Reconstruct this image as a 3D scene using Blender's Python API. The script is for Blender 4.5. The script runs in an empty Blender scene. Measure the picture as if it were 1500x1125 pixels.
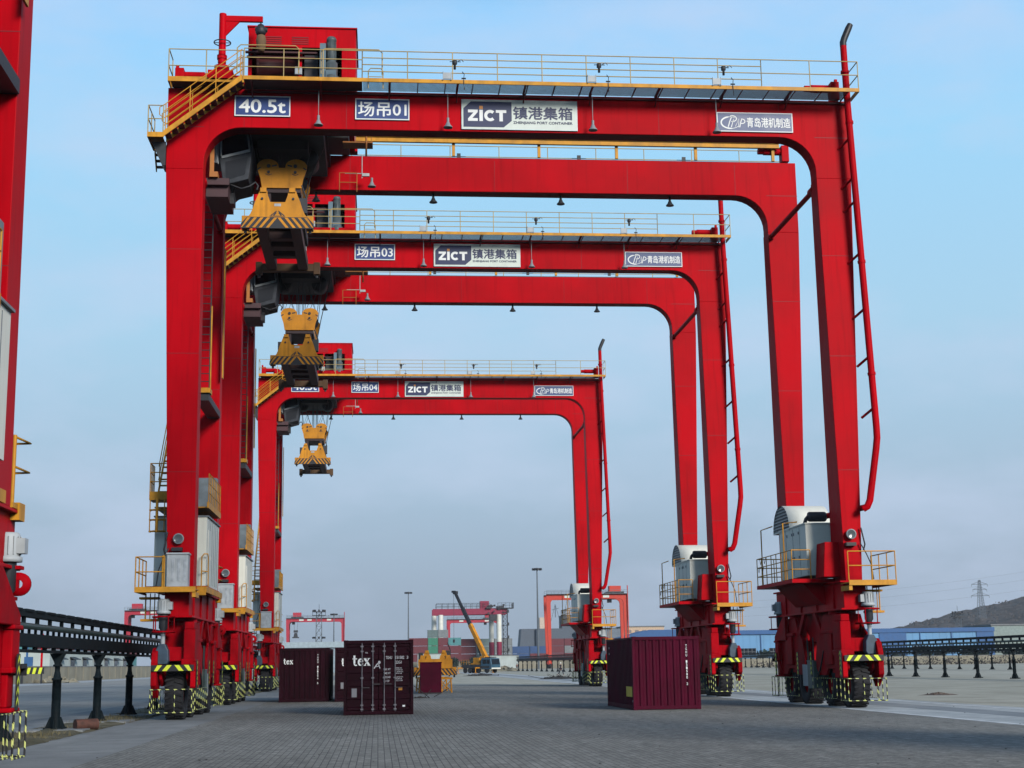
import bpy, math, random
from mathutils import Vector, Matrix
random.seed(7)
SC = bpy.context.scene
COL = SC.collection
rad = math.radians

# ------------------------------------------------------------------ camera
def make_camera():
    f, yaw, pitch, roll, hc = 2157.2, 0.0919, 0.1876, -0.0148, 1.7
    cy, sy, cp, sp = math.cos(yaw), math.sin(yaw), math.cos(pitch), math.sin(pitch)
    F = Vector((sy*cp, cy*cp, sp)); Rr = Vector((cy, -sy, 0)); U = Rr.cross(F)
    cr, sr = math.cos(roll), math.sin(roll)
    r = cr*Rr + sr*U; u = -sr*Rr + cr*U
    m = Matrix(((r.x, u.x, -F.x, 0), (r.y, u.y, -F.y, 0), (r.z, u.z, -F.z, hc), (0, 0, 0, 1)))
    c = bpy.data.cameras.new('camera'); c.sensor_width = 36; c.lens = f/1500*36
    c.clip_start = .1; c.clip_end = 20000
    o = bpy.data.objects.new('camera', c); COL.objects.link(o); o.matrix_world = m
    SC.camera = o
make_camera()

# ------------------------------------------------------------------ light and sky
SUN_EL, SUN_AZ = 23, 152          # azimuth clockwise from +Y : the sun stands behind the camera, to the right
def make_world():
    w = bpy.data.worlds.new('World'); SC.world = w; w.use_nodes = True
    n = w.node_tree.nodes; l = w.node_tree.links; n.clear()
    out = n.new('ShaderNodeOutputWorld')
    sky = n.new('ShaderNodeTexSky'); sky.sky_type = 'NISHITA'; sky.sun_disc = False
    sky.sun_elevation = rad(SUN_EL); sky.sun_rotation = rad(SUN_AZ); sky.dust_density = 3.0; sky.air_density = 1.2
    b1 = n.new('ShaderNodeBackground'); b1.inputs[1].default_value = .06
    l.new(sky.outputs[0], b1.inputs[0])
    tc = n.new('ShaderNodeTexCoord'); sep = n.new('ShaderNodeSeparateXYZ'); l.new(tc.outputs['Generated'], sep.inputs[0])
    ramp = n.new('ShaderNodeValToRGB'); e = ramp.color_ramp.elements
    stops = [(0.0, (.305, .390, .505)), (.05, (.340, .440, .565)), (.12, (.390, .545, .700)), (.22, (.400, .650, .850)),
             (.34, (.350, .680, .960)), (.42, (.310, .640, 1.0)), (.52, (.10, .24, .46)), (.70, (.045, .115, .25)), (1.0, (.03, .08, .19))]  # upper stops, out of view, set extra dark to cut ambient light
    e[0].position, e[0].color = stops[0][0], (*stops[0][1], 1)
    e[1].position, e[1].color = stops[-1][0], (*stops[-1][1], 1)
    for p, c in stops[1:-1]:
        k = e.new(p); k.color = (*c, 1)
    l.new(sep.outputs['Z'], ramp.inputs[0])
    # faint high cloud veils
    mp = n.new('ShaderNodeMapping'); mp.inputs['Scale'].default_value = (1.6, 1.6, 4.2); l.new(tc.outputs['Generated'], mp.inputs[0])
    no = n.new('ShaderNodeTexNoise'); no.inputs['Scale'].default_value = 2.6; no.inputs['Detail'].default_value = 6; no.inputs['Roughness'].default_value = .55
    l.new(mp.outputs[0], no.inputs[0])
    mr = n.new('ShaderNodeMapRange'); mr.inputs[1].default_value = .44; mr.inputs[2].default_value = .72; mr.inputs[3].default_value = 0; mr.inputs[4].default_value = .70
    l.new(no.outputs[0], mr.inputs[0])
    mx = n.new('ShaderNodeMixRGB'); mx.inputs[2].default_value = (.58, .68, .88, 1)
    l.new(mr.outputs[0], mx.inputs[0]); l.new(ramp.outputs[0], mx.inputs[1])
    b2 = n.new('ShaderNodeBackground'); b2.inputs[1].default_value = 1.06; l.new(mx.outputs[0], b2.inputs[0])
    ms = n.new('ShaderNodeMixShader'); ms.inputs[0].default_value = .95
    l.new(b1.outputs[0], ms.inputs[1]); l.new(b2.outputs[0], ms.inputs[2]); l.new(ms.outputs[0], out.inputs[0])
    s = bpy.data.lights.new('sun', 'SUN'); s.energy = 3.7; s.angle = rad(17); s.color = (1, .95, .88)
    o = bpy.data.objects.new('sun', s); COL.objects.link(o)
    az, el = rad(SUN_AZ), rad(SUN_EL)
    d = Vector((math.sin(az)*math.cos(el), math.cos(az)*math.cos(el), math.sin(el)))
    o.rotation_euler = d.to_track_quat('Z', 'Y').to_euler()
make_world()
SC.view_settings.view_transform = 'Standard'; SC.view_settings.look = 'None'
SC.cycles.diffuse_bounces = 0; SC.view_settings.exposure = 0; SC.view_settings.gamma = 1

# ------------------------------------------------------------------ materials
MATS = {}
def mat(name, col, rough=.55, metal=0, var=.12, scale=1.5, col2=None, bump=0, bscale=30, streak=0, spec=.5, alpha=None):
    if name in MATS: return MATS[name]
    m = bpy.data.materials.new(name); m.use_nodes = True
    n = m.node_tree.nodes; l = m.node_tree.links
    b = n['Principled BSDF']; b.inputs['Roughness'].default_value = rough; b.inputs['Metallic'].default_value = metal
    b.inputs['Specular IOR Level'].default_value = spec
    tc = n.new('ShaderNodeTexCoord')
    no = n.new('ShaderNodeTexNoise'); no.inputs['Scale'].default_value = scale; no.inputs['Detail'].default_value = 5
    l.new(tc.outputs['Object'], no.inputs[0])
    mx = n.new('ShaderNodeMixRGB')
    c1 = tuple(max(0, c*(1-var)) for c in col); c2 = col2 or tuple(min(1, c*(1+var)) for c in col)
    mx.inputs[1].default_value = (*c1, 1); mx.inputs[2].default_value = (*c2, 1)
    rp = n.new('ShaderNodeMapRange'); rp.inputs[1].default_value = .35; rp.inputs[2].default_value = .65
    l.new(no.outputs[0], rp.inputs[0]); l.new(rp.outputs[0], mx.inputs[0])
    last = mx.outputs[0]
    if streak:
        mp = n.new('ShaderNodeMapping'); mp.inputs['Scale'].default_value = (3.2, 3.2, .16); l.new(tc.outputs['Object'], mp.inputs[0])
        n2 = n.new('ShaderNodeTexNoise'); n2.inputs['Scale'].default_value = 2.2; n2.inputs['Detail'].default_value = 6; l.new(mp.outputs[0], n2.inputs[0])
        r2 = n.new('ShaderNodeMapRange'); r2.inputs[1].default_value = .52; r2.inputs[2].default_value = .78; r2.inputs[4].default_value = streak
        l.new(n2.outputs[0], r2.inputs[0])
        m2 = n.new('ShaderNodeMixRGB'); m2.inputs[2].default_value = (col[0]*.4+.002, col[1]*.4+.001, col[2]*.4+.001, 1)
        l.new(r2.outputs[0], m2.inputs[0]); l.new(last, m2.inputs[1]); last = m2.outputs[0]
    l.new(last, b.inputs['Base Color'])
    rr = n.new('ShaderNodeMapRange'); rr.inputs[3].default_value = max(.05, rough-.1); rr.inputs[4].default_value = min(1, rough+.12)
    l.new(no.outputs[0], rr.inputs[0]); l.new(rr.outputs[0], b.inputs['Roughness'])
    if bump:
        n3 = n.new('ShaderNodeTexNoise'); n3.inputs['Scale'].default_value = bscale; n3.inputs['Detail'].default_value = 4; l.new(tc.outputs['Object'], n3.inputs[0])
        bp = n.new('ShaderNodeBump'); bp.inputs['Strength'].default_value = bump; bp.inputs['Distance'].default_value = .02
        l.new(n3.outputs[0], bp.inputs['Height']); l.new(bp.outputs[0], b.inputs['Normal'])
    MATS[name] = m
    return m
RED = mat('crane_red_paint', (.49, .0, .006), .5, var=.14, scale=.35, streak=.40, spec=.06, bump=.10, bscale=.9)
REDB = mat('shaded_dirty_bogie_red', (.34, .0, .005), .6, var=.25, scale=1.2, streak=.6, spec=.06)  # crane red darkened for the shade around the bogies, plus heavier dirt streaks
YEL = mat('yellow_paint', (.60, .27, .018), .5, var=.2, scale=2.5, streak=.35, spec=.3)
YELS = mat('spreader_yellow_paint', (.60, .24, .010), .5, var=.22, scale=1.3, streak=.5, spec=.3)
BLK = mat('black_rubber', (.012, .012, .015), .8, var=.3)
BLKP = mat('black_paint', (.012, .012, .016), .5, var=.3)
HIVIS = mat('high_visibility_yellow', (.72, .80, .04), .5, var=.1)
WHT = mat('white_panel_paint', (.74, .74, .66), .5, var=.07, scale=.8, streak=.2)
WHTC = mat('white_lettering_paint', (.80, .82, .82), .5, var=.03)
SIGNB = mat('sign_blue', (.020, .050, .20), .4, var=.06)
SIGNG = mat('sign_slate_blue', (.040, .070, .19), .4, var=.06)
NAVY = mat('logo_navy', (.014, .022, .085), .45, var=.06)
SIGNW = mat('sign_white', (.66, .72, .66), .45, var=.05, streak=.12)
GREYM = mat('lamp_grey', (.24, .26, .28), .5, var=.15, scale=4)
GREY = mat('grey_machine_paint', (.16, .19, .21), .5, var=.2, scale=4)
LGREY = mat('light_grey_paint', (.40, .43, .45), .5, var=.12, scale=3, streak=.2)
DGREY = mat('dark_grey_metal', (.022, .024, .030), .55, var=.25, scale=4)
BLUG = mat('gear_housing_blue_grey', (.035, .065, .10), .5, var=.25, scale=5)
GALV = mat('galvanised_steel', (.42, .44, .46), .45, metal=.6, var=.15, scale=6)
GLASS = mat('dark_cab_glass', (.006, .008, .014), .12, var=.1, spec=.3)
STEEL = mat('wire_rope_steel', (.06, .065, .07), .5, metal=.6)
DGRN = mat('dark_green_steel', (.005, .010, .013), .65, var=.3, scale=3, spec=.12)
CABG = mat('cabinet_grey_green', (.085, .125, .115), .5, var=.2, scale=3, streak=.3)
CONT = mat('container_maroon_paint', (.064, .002, .015), .6, var=.2, scale=1.1, streak=.4, spec=.08)
CONTD = mat('container_dark_maroon', (.017, .002, .006), .6, var=.25, scale=1.1, streak=.4, spec=.08)  # much darker maroon than the container at right
RUST = mat('rusty_brown', (.08, .030, .020), .8, var=.4, scale=6)
ORNG = mat('orange_square', (.62, .25, .06), .5)
SKIN = mat('skin', (.45, .26, .18), .6)

def grating_mat():
    m = bpy.data.materials.new('deck_grating'); m.use_nodes = True
    n = m.node_tree.nodes; l = m.node_tree.links; b = n['Principled BSDF']
    b.inputs['Base Color'].default_value = (.26, .29, .32, 1); b.inputs['Roughness'].default_value = .5; b.inputs['Metallic'].default_value = .2
    tc = n.new('ShaderNodeTexCoord'); sep = n.new('ShaderNodeSeparateXYZ'); l.new(tc.outputs['Object'], sep.inputs[0])
    def bars(sock, per, duty):
        a = n.new('ShaderNodeMath'); a.operation = 'MULTIPLY'; a.inputs[1].default_value = 1/per; l.new(sock, a.inputs[0])
        f = n.new('ShaderNodeMath'); f.operation = 'FRACT'; l.new(a.outputs[0], f.inputs[0])
        c = n.new('ShaderNodeMath'); c.operation = 'LESS_THAN'; c.inputs[1].default_value = duty; l.new(f.outputs[0], c.inputs[0]); return c.outputs[0]
    x = bars(sep.outputs[0], .04, .42); y = bars(sep.outputs[1], .10, .22)
    mx = n.new('ShaderNodeMath'); mx.operation = 'MAXIMUM'; l.new(x, mx.inputs[0]); l.new(y, mx.inputs[1])
    l.new(mx.outputs[0], b.inputs['Alpha'])
    return m
GRATE = grating_mat()

def stripe_mat():
    m = bpy.data.materials.new('hazard_striped_tube'); m.use_nodes = True
    n = m.node_tree.nodes; l = m.node_tree.links; b = n['Principled BSDF']; b.inputs['Roughness'].default_value = .5
    tc = n.new('ShaderNodeTexCoord'); sep = n.new('ShaderNodeSeparateXYZ'); l.new(tc.outputs['Object'], sep.inputs[0])
    s1 = n.new('ShaderNodeMath'); l.new(sep.outputs[0], s1.inputs[0]); l.new(sep.outputs[1], s1.inputs[1])
    s2 = n.new('ShaderNodeMath'); l.new(s1.outputs[0], s2.inputs[0]); l.new(sep.outputs[2], s2.inputs[1])
    a = n.new('ShaderNodeMath'); a.operation = 'MULTIPLY'; a.inputs[1].default_value = 1/.26; l.new(s2.outputs[0], a.inputs[0])
    f = n.new('ShaderNodeMath'); f.operation = 'FRACT'; l.new(a.outputs[0], f.inputs[0])
    c = n.new('ShaderNodeMath'); c.operation = 'LESS_THAN'; c.inputs[1].default_value = .42; l.new(f.outputs[0], c.inputs[0])
    mx = n.new('ShaderNodeMixRGB'); mx.inputs[1].default_value = (.012, .012, .016, 1); mx.inputs[2].default_value = (.66, .70, .22, 1)
    l.new(c.outputs[0], mx.inputs[0]); l.new(mx.outputs[0], b.inputs['Base Color'])
    return m
HAZT = stripe_mat()

# ------------------------------------------------------------------ mesh building
class MB:
    def __init__(s): s.v = []; s.f = []; s.m = []; s.sm = []; s.mi = 0
    def add(s, vs, fs, smooth=False, mi=None):
        o = len(s.v); s.v += [tuple(p) for p in vs]
        for f in fs:
            s.f.append(tuple(i+o for i in f)); s.m.append(s.mi if mi is None else mi); s.sm.append(smooth)
        return s
    def box(s, x0, x1, y0, y1, z0, z1, mi=None):
        vs = [(x, y, z) for z in (z0, z1) for y in (y0, y1) for x in (x0, x1)]
        return s.add(vs, [(0, 2, 3, 1), (4, 5, 7, 6), (0, 1, 5, 4), (2, 6, 7, 3), (0, 4, 6, 2), (1, 3, 7, 5)], mi=mi)
    def cbox(s, c, d, rz=0, mi=None, m=None):
        vs = []
        for z in (-.5, .5):
            for y in (-.5, .5):
                for x in (-.5, .5):
                    p = Vector((x*d[0], y*d[1], z*d[2]))
                    if rz: p = Matrix.Rotation(rz, 3, 'Z') @ p
                    if m is not None: p = m @ p
                    vs.append(p+Vector(c))
        return s.add(vs, [(0, 2, 3, 1), (4, 5, 7, 6), (0, 1, 5, 4), (2, 6, 7, 3), (0, 4, 6, 2), (1, 3, 7, 5)], mi=mi)
    def prism(s, pts, axis, a0, a1, mi=None):
        # pts 2D polygon; axis 'y': pts are (x,z); axis 'x': pts are (y,z); axis 'z': pts are (x,y)
        def P(p, a):
            return (p[0], a, p[1]) if axis == 'y' else ((a, p[0], p[1]) if axis == 'x' else (p[0], p[1], a))
        n = len(pts)
        vs = [P(p, a0) for p in pts]+[P(p, a1) for p in pts]
        area = sum(pts[i][0]*pts[(i+1) % n][1]-pts[(i+1) % n][0]*pts[i][1] for i in range(n))
        fl = (area > 0) != (axis == 'y')
        A = list(range(n)); B = list(range(n, 2*n))
        # orientation: for a0<a1
        fs = []
        if fl: fs += [tuple(A[::-1]), tuple(B)]; fs += [(i, (i+1) % n, n+(i+1) % n, n+i) for i in range(n)]
        else: fs += [tuple(A), tuple(B[::-1])]; fs += [(n+i, n+(i+1) % n, (i+1) % n, i) for i in range(n)]
        return s.add(vs, fs, mi=mi)
    def tube(s, p, q, r, n=8, r2=None, cap=True, mi=None):
        p = Vector(p); q = Vector(q); d = q-p
        if d.length < 1e-6: return s
        d.normalize(); a = d.orthogonal().normalized(); b = d.cross(a); r2 = r if r2 is None else r2
        vs = []
        for c, R in ((p, r), (q, r2)):
            for i in range(n):
                t = 2*math.pi*(i+.5)/n; vs.append(c+a*(R*math.cos(t))+b*(R*math.sin(t)))
        s.add(vs, [(i, (i+1) % n, n+(i+1) % n, n+i) for i in range(n)], smooth=n > 5, mi=mi)
        if cap:
            s.add(vs[:n], [tuple(range(n))[::-1]], mi=mi); s.add(vs[n:], [tuple(range(n))], mi=mi)
        return s
    def path(s, pts, r, n=8, closed=False, mi=None):
        pts = [Vector(p) for p in pts]; N = len(pts); vs = []; a = None
        for i, p in enumerate(pts):
            if closed: t = (pts[(i+1) % N]-pts[i-1]).normalized()
            else: t = (pts[min(i+1, N-1)]-pts[max(i-1, 0)]).normalized()
            if a is None: a = t.orthogonal().normalized()
            a = (a-t*a.dot(t)); a = a.normalized() if a.length > 1e-5 else t.orthogonal().normalized()
            b = t.cross(a)
            R = r[i] if isinstance(r, (list, tuple)) else r
            for k in range(n):
                th = 2*math.pi*(k+.5)/n; vs.append(p+a*(R*math.cos(th))+b*(R*math.sin(th)))
        fs = []
        for i in range(N if closed else N-1):
            j = (i+1) % N
            fs += [(i*n+k, i*n+(k+1) % n, j*n+(k+1) % n, j*n+k) for k in range(n)]
        s.add(vs, fs, smooth=n > 5, mi=mi)
        if not closed:
            s.add(vs[:n], [tuple(range(n))[::-1]], mi=mi); s.add(vs[-n:], [tuple(range(n))], mi=mi)
        return s
    def lathe(s, c, axis, prof, n=24, mi=None):
        # prof: list of (radius, along axis)
        ax = {'x': Vector((1, 0, 0)), 'y': Vector((0, 1, 0)), 'z': Vector((0, 0, 1))}[axis]
        a = ax.orthogonal().normalized(); b = ax.cross(a); c = Vector(c); vs = []
        for r, h in prof:
            for k in range(n):
                t = 2*math.pi*k/n; vs.append(c+ax*h+a*(r*math.cos(t))+b*(r*math.sin(t)))
        fs = []
        for i in range(len(prof)-1):
            fs += [(i*n+k, i*n+(k+1) % n, (i+1)*n+(k+1) % n, (i+1)*n+k) for k in range(n)]
        return s.add(vs, fs, smooth=True, mi=mi)
    def loft(s, secs, mi=None):
        # secs: list of (z, x0, x1, y0, y1)
        vs = []
        for z, x0, x1, y0, y1 in secs: vs += [(x0, y0, z), (x1, y0, z), (x1, y1, z), (x0, y1, z)]
        fs = [(3, 2, 1, 0)]
        for i in range(len(secs)-1):
            o = i*4; fs += [(o+k, o+(k+1) % 4, o+4+(k+1) % 4, o+4+k) for k in range(4)]
        o = (len(secs)-1)*4; fs.append((o, o+1, o+2, o+3))
        return s.add(vs, fs, mi=mi)
    def mesh(s, name, mats):
        me = bpy.data.meshes.new(name); me.from_pydata(s.v, [], s.f)
        if not isinstance(mats, (list, tuple)): mats = [mats]
        for m in mats: me.materials.append(m)
        me.polygons.foreach_set('material_index', s.m); me.polygons.foreach_set('use_smooth', s.sm)
        me.update(); me.validate(); return me
    def build(s, name, mats, parent=None, bevel=0, loc=None, rot=None):
        o = bpy.data.objects.new(name, s.mesh(name, mats)); COL.objects.link(o)
        if parent is not None: o.parent = parent
        if loc: o.location = loc
        if rot: o.rotation_euler = rot
        if bevel:
            b = o.modifiers.new('bevel', 'BEVEL'); b.width = bevel; b.segments = 2; b.limit_method = 'ANGLE'; b.angle_limit = rad(40)
        return o

def tag(o, label=None, cat=None, group=None, kind=None):
    if label: o['label'] = label
    if cat: o['category'] = cat
    if group: o['group'] = group
    if kind: o['kind'] = kind
    return o
def empty(name, loc=(0, 0, 0), rz=0, **k):
    o = bpy.data.objects.new(name, None); COL.objects.link(o); o.location = loc; o.rotation_euler = (0, 0, rz)
    o.empty_display_size = .3
    return tag(o, **k)
def copy_tree(o, parent=None, skip=()):
    c = o.copy(); COL.objects.link(c)
    if parent is not None: c.parent = parent
    for ch in list(o.children):
        if ch.name.split('.')[0] in skip: continue
        copy_tree(ch, c, skip)
    return c

# ---- writing
def text_mb(mb, s, x, z, h, y, thick=0, width=None, mi=0, shear=0, align='LEFT', bold=0):
    """flat raised lettering lying in the XZ plane at depth y, facing -Y"""
    c = bpy.data.curves.new('t', 'FONT'); c.body = s; c.size = 1; c.offset = thick; c.shear = shear; c.resolution_u = 3
    o = bpy.data.objects.new('t', c); COL.objects.link(o); bpy.context.view_layer.update()
    me = bpy.data.meshes.new_from_object(o.evaluated_get(bpy.context.evaluated_depsgraph_get()))
    vs = [v.co.copy() for v in me.vertices]; fs = [tuple(p.vertices) for p in me.polygons]
    bpy.data.objects.remove(o); bpy.data.curves.remove(c); bpy.data.meshes.remove(me)
    if not vs: return mb
    x0 = min(v.x for v in vs); x1 = max(v.x for v in vs); y0 = min(v.y for v in vs); y1 = max(v.y for v in vs)
    sy = h/(y1-y0); sx = sy if width is None else width/(x1-x0)
    W = (x1-x0)*sx
    ox = x-(W/2 if align == 'CENTER' else 0)
    shifts = [(0, 0)] if not bold else [(0, 0), (bold, 0), (-bold, 0), (0, bold), (0, -bold)]
    for i, (dx, dz) in enumerate(shifts):      # bold face: the same strokes struck again a hair apart
        mb.add([(ox+(v.x-x0)*sx+dx, y-.0006*i, z+(v.y-y0)*sy+dz) for v in vs], [f for f in fs], mi=mi)
    return mb
def ribbon(mb, pts, w, y, mi=0):
    """flat stroke in the XZ plane with width per point"""
    P = [Vector((p[0], p[1])) for p in pts]; L = []; Rr = []
    for i, p in enumerate(P):
        t = (P[min(i+1, len(P)-1)]-P[max(i-1, 0)]).normalized(); nrm = Vector((-t.y, t.x))
        ww = (w[i] if isinstance(w, (list, tuple)) else w)/2
        L.append(p+nrm*ww); Rr.append(p-nrm*ww)
    n = len(P); vs = [(q.x, y, q.y) for q in L]+[(q.x, y, q.y) for q in Rr]
    mb.add(vs, [(n+i, n+i+1, i+1, i) for i in range(n-1)], mi=mi)
def arc2(cx, cz, rx, rz, a0, a1, n=16):
    return [(cx+rx*math.cos(rad(a0+(a1-a0)*i/n)), cz+rz*math.sin(rad(a0+(a1-a0)*i/n))) for i in range(n+1)]
def serif_tex(mb, x, z, h, y, mi=0):
    """lower-case serif letters  t e x"""
    u = h/10.
    def R(pts, w): ribbon(mb, [(x+a*u, z+b*u) for a, b in pts], [k*u for k in w] if isinstance(w, list) else w*u, y, mi)
    R([(2.0, 10), (2.0, 2.2)], 1.9); R(arc2(3.6, 2.0, 1.7, 1.5, 180, 300), 1.2); R([(0.2, 6.7), (4.6, 6.7)], .9)
    o = 5.6
    R(arc2(o+2.6, 3.5, 2.1, 2.9, 20, 335, 22), [1.0]*3+[1.7]*14+[1.1]*6); R([(o+.8, 4.0), (o+4.9, 4.0)], .8)
    o = 11.2
    R([(o+.9, 6.9), (o+5.2, .4)], 2.0); R([(o+4.9, 6.9), (o+.9, .4)], .9)
    R([(o, 7.0), (o+2.6, 7.0)], .6); R([(o+3.6, 7.0), (o+6.0, 7.0)], .6); R([(o-.2, .3), (o+2.2, .3)], .6); R([(o+3.6, .3), (o+6.3, .3)], .6)

# ------------------------------------------------------------------ railings
def railing(mb, pts, h=1.1, rails=(.55,), r=.024, spacing=1.6, kick=0, post_r=None):
    post_r = post_r or r
    for i in range(len(pts)-1):
        a, b = Vector(pts[i]), Vector(pts[i+1]); L = (b-a).length; n = max(1, round(L/spacing))
        for k in range(n+1):
            if k == n and i < len(pts)-2: continue
            p = a.lerp(b, k/n); mb.tube(p, p+Vector((0, 0, h)), post_r, 6)
        for z in list(rails)+[h]:
            mb.tube(a+Vector((0, 0, z)), b+Vector((0, 0, z)), r, 6)

# ================================================================== GROUND
def ground_mat(name, c1, c2, scale, bump=.3, bscale=8, extra=None):
    return mat(name, c1, .9, col2=c2, var=0.1, scale=scale, bump=bump, bscale=bscale, spec=.2)
def multi_ground(name, base, dark, light, s1=.05, s2=.6, s3=9, bump=.4, spec=.2, rough=.9, track=False):
    m = bpy.data.materials.new(name); m.use_nodes = True
    n = m.node_tree.nodes; l = m.node_tree.links; b = n['Principled BSDF']
    b.inputs['Roughness'].default_value = rough; b.inputs['Specular IOR Level'].default_value = spec
    tc = n.new('ShaderNodeTexCoord')
    def noise(sc, det=6, ro=.6, vec=None):
        q = n.new('ShaderNodeTexNoise'); q.inputs['Scale'].default_value = sc; q.inputs['Detail'].default_value = det; q.inputs['Roughness'].default_value = ro
        l.new(vec or tc.outputs['Object'], q.inputs[0]); return q.outputs[0]
    def rng(s, a, bb, c=0, d=1):
        q = n.new('ShaderNodeMapRange'); q.inputs[1].default_value = a; q.inputs[2].default_value = bb; q.inputs[3].default_value = c; q.inputs[4].default_value = d
        l.new(s, q.inputs[0]); return q.outputs[0]
    def mix(f, a, bcol, typ='MIX'):
        q = n.new('ShaderNodeMixRGB'); q.blend_type = typ; l.new(f, q.inputs[0])
        if isinstance(a, tuple): q.inputs[1].default_value = (*a, 1)
        else: l.new(a, q.inputs[1])
        q.inputs[2].default_value = (*bcol, 1); return q.outputs[0]
    c = mix(rng(noise(s1), .40, .62), base, light)
    c = mix(rng(noise(s2), .45, .72, 0, .7), c, dark)
    mp = n.new('ShaderNodeMapping'); mp.inputs['Scale'].default_value = (1, .12, 1); l.new(tc.outputs['Object'], mp.inputs[0])
    c = mix(rng(noise(.9, 5, .6, mp.outputs[0]), .5, .74, 0, .55), c, dark)
    g = noise(s3, 5, .7)
    c = mix(rng(g, .3, .7, .28, 0), c, tuple(k*.45 for k in base))
    l.new(c, b.inputs['Base Color'])
    bp = n.new('ShaderNodeBump'); bp.inputs['Strength'].default_value = bump; bp.inputs['Distance'].default_value = .03
    l.new(g, bp.inputs['Height']); l.new(bp.outputs[0], b.inputs['Normal'])
    return m
def paver_mat():
    m = bpy.data.materials.new('block_paving'); m.use_nodes = True
    n = m.node_tree.nodes; l = m.node_tree.links; b = n['Principled BSDF']
    b.inputs['Roughness'].default_value = .85; b.inputs['Specular IOR Level'].default_value = .25
    tc = n.new('ShaderNodeTexCoord')
    br = n.new('ShaderNodeTexBrick'); br.inputs['Scale'].default_value = 1; br.inputs['Brick Width'].default_value = .25; br.inputs['Row Height'].default_value = .125
    br.inputs['Mortar Size'].default_value = .009; br.inputs['Mortar Smooth'].default_value = .3; br.inputs['Color1'].default_value = (.195, .190, .172, 1); br.inputs['Color2'].default_value = (.270, .264, .240, 1); br.inputs['Mortar'].default_value = (.085, .084, .080, 1)
    br.inputs['Bias'].default_value = -.2
    rot = n.new('ShaderNodeMapping'); rot.inputs['Rotation'].default_value = (0, 0, rad(90)); l.new(tc.outputs['Object'], rot.inputs[0]); l.new(rot.outputs[0], br.inputs['Vector'])
    def noise(sc, det=6, vec=None):
        q = n.new('ShaderNodeTexNoise'); q.inputs['Scale'].default_value = sc; q.inputs['Detail'].default_value = det; q.inputs['Roughness'].default_value = .62
        l.new(vec or tc.outputs['Object'], q.inputs[0]); return q.outputs[0]
    def rng(s, a, bb, c, d):
        q = n.new('ShaderNodeMapRange'); q.inputs[1].default_value = a; q.inputs[2].default_value = bb; q.inputs[3].default_value = c; q.inputs[4].default_value = d
        l.new(s, q.inputs[0]); return q.outputs[0]
    def mul(a, f):
        q = n.new('ShaderNodeMixRGB'); q.blend_type = 'MULTIPLY'; q.inputs[0].default_value = 1; l.new(a, q.inputs[1]); l.new(f, q.inputs[2]); return q.outputs[0]
    c = mul(br.outputs[0], rng(noise(.11), .36, .66, .85, 1.15))
    mp = n.new('ShaderNodeMapping'); mp.inputs['Scale'].default_value = (2.2, .10, 1); l.new(tc.outputs['Object'], mp.inputs[0])
    c = mul(c, rng(noise(1.0, 7, mp.outputs[0]), .35, .68, .90, 1.10))
    c = mul(c, rng(noise(1.6), .60, .74, 1.0, .66))
    c = mul(c, rng(noise(3.5, 8), .35, .65, .78, 1.22))
    c = mul(c, rng(noise(16), .3, .7, .72, 1.28))
    l.new(c, b.inputs['Base Color'])
    bp = n.new('ShaderNodeBump'); bp.inputs['Strength'].default_value = .5; bp.inputs['Distance'].default_value = .012
    l.new(br.outputs['Fac'], bp.inputs['Height']); bp.invert = True; l.new(bp.outputs[0], b.inputs['Normal'])
    return m
SAND = multi_ground('sandy_ground', (.40, .385, .31), (.25, .235, .185), (.50, .485, .41), .02, .25, 3)
PALE = multi_ground('pale_concrete', (.42, .45, .46), (.22, .24, .25), (.52, .54, .54), .15, .8, 10, .2)
RUNW = multi_ground('runway_concrete', (.23, .235, .235), (.15, .155, .155), (.30, .305, .30), .15, .9, 12, .2)
ASPH = multi_ground('old_asphalt', (.31, .305, .285), (.22, .22, .21), (.39, .385, .36), .06, .5, 14, .25)
DIRT = multi_ground('dirt_and_dry_grass', (.11, .095, .055), (.045, .045, .025), (.20, .175, .115), .7, 2.2, 16, .9)
KERB = multi_ground('kerb_concrete', (.23, .24, .245), (.14, .145, .15), (.29, .30, .30), .3, 1.2, 14, .2)
PAVE = paver_mat()

def sheet(name, x0, x1, y0, y1, z, m):
    mb = MB().add([(x0, y0, z), (x1, y0, z), (x1, y1, z), (x0, y1, z)], [(0, 1, 2, 3)])
    return tag(mb.build(name, m), kind='structure')
sheet('ground', -6000, 6000, -400, 9000, -.012, SAND)
# paved yard with a slightly ragged far edge
def yard():
    pts = [(-5.4, -60), (16.0, -60), (16.0, 112)]
    rr = random.Random(3); x = 16.0; y = 114
    far = []
    while x > -5.4:
        far.append((x, 118+(16-x)*1.0+rr.uniform(-1.2, 1.2))); x -= rr.uniform(.7, 1.8)
    pts += far+[(-5.4, 139)]
    mb = MB(); mb.add([(a, b, .004) for a, b in pts], [tuple(range(len(pts)))])
    tag(mb.build('paved_yard', PAVE), kind='structure')
yard()
sheet('wheel_runway', -8.0, -5.4, -60, 330, .006, RUNW)
sheet('pale_runway', 16.0, 21.6, -60, 330, .004, PALE)
mb = MB()
LINE = mat('worn_white_line_paint', (.58, .60, .60), .7, var=.25, scale=1.2)
mb.add([(16.05, -60, .009), (16.28, -60, .009), (16.28, 330, .009), (16.05, 330, .009)], [(0, 1, 2, 3)])
mb.add([(20.7, -60, .009), (20.95, -60, .009), (20.95, 330, .009), (20.7, 330, .009)], [(0, 1, 2, 3)])
tag(mb.build('painted_lines', LINE), kind='structure')
mb = MB()
mb.add([(18.2, -60, .007), (19.6, -60, .007), (19.6, 330, .007), (18.2, 330, .007)], [(0, 1, 2, 3)])
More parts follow.
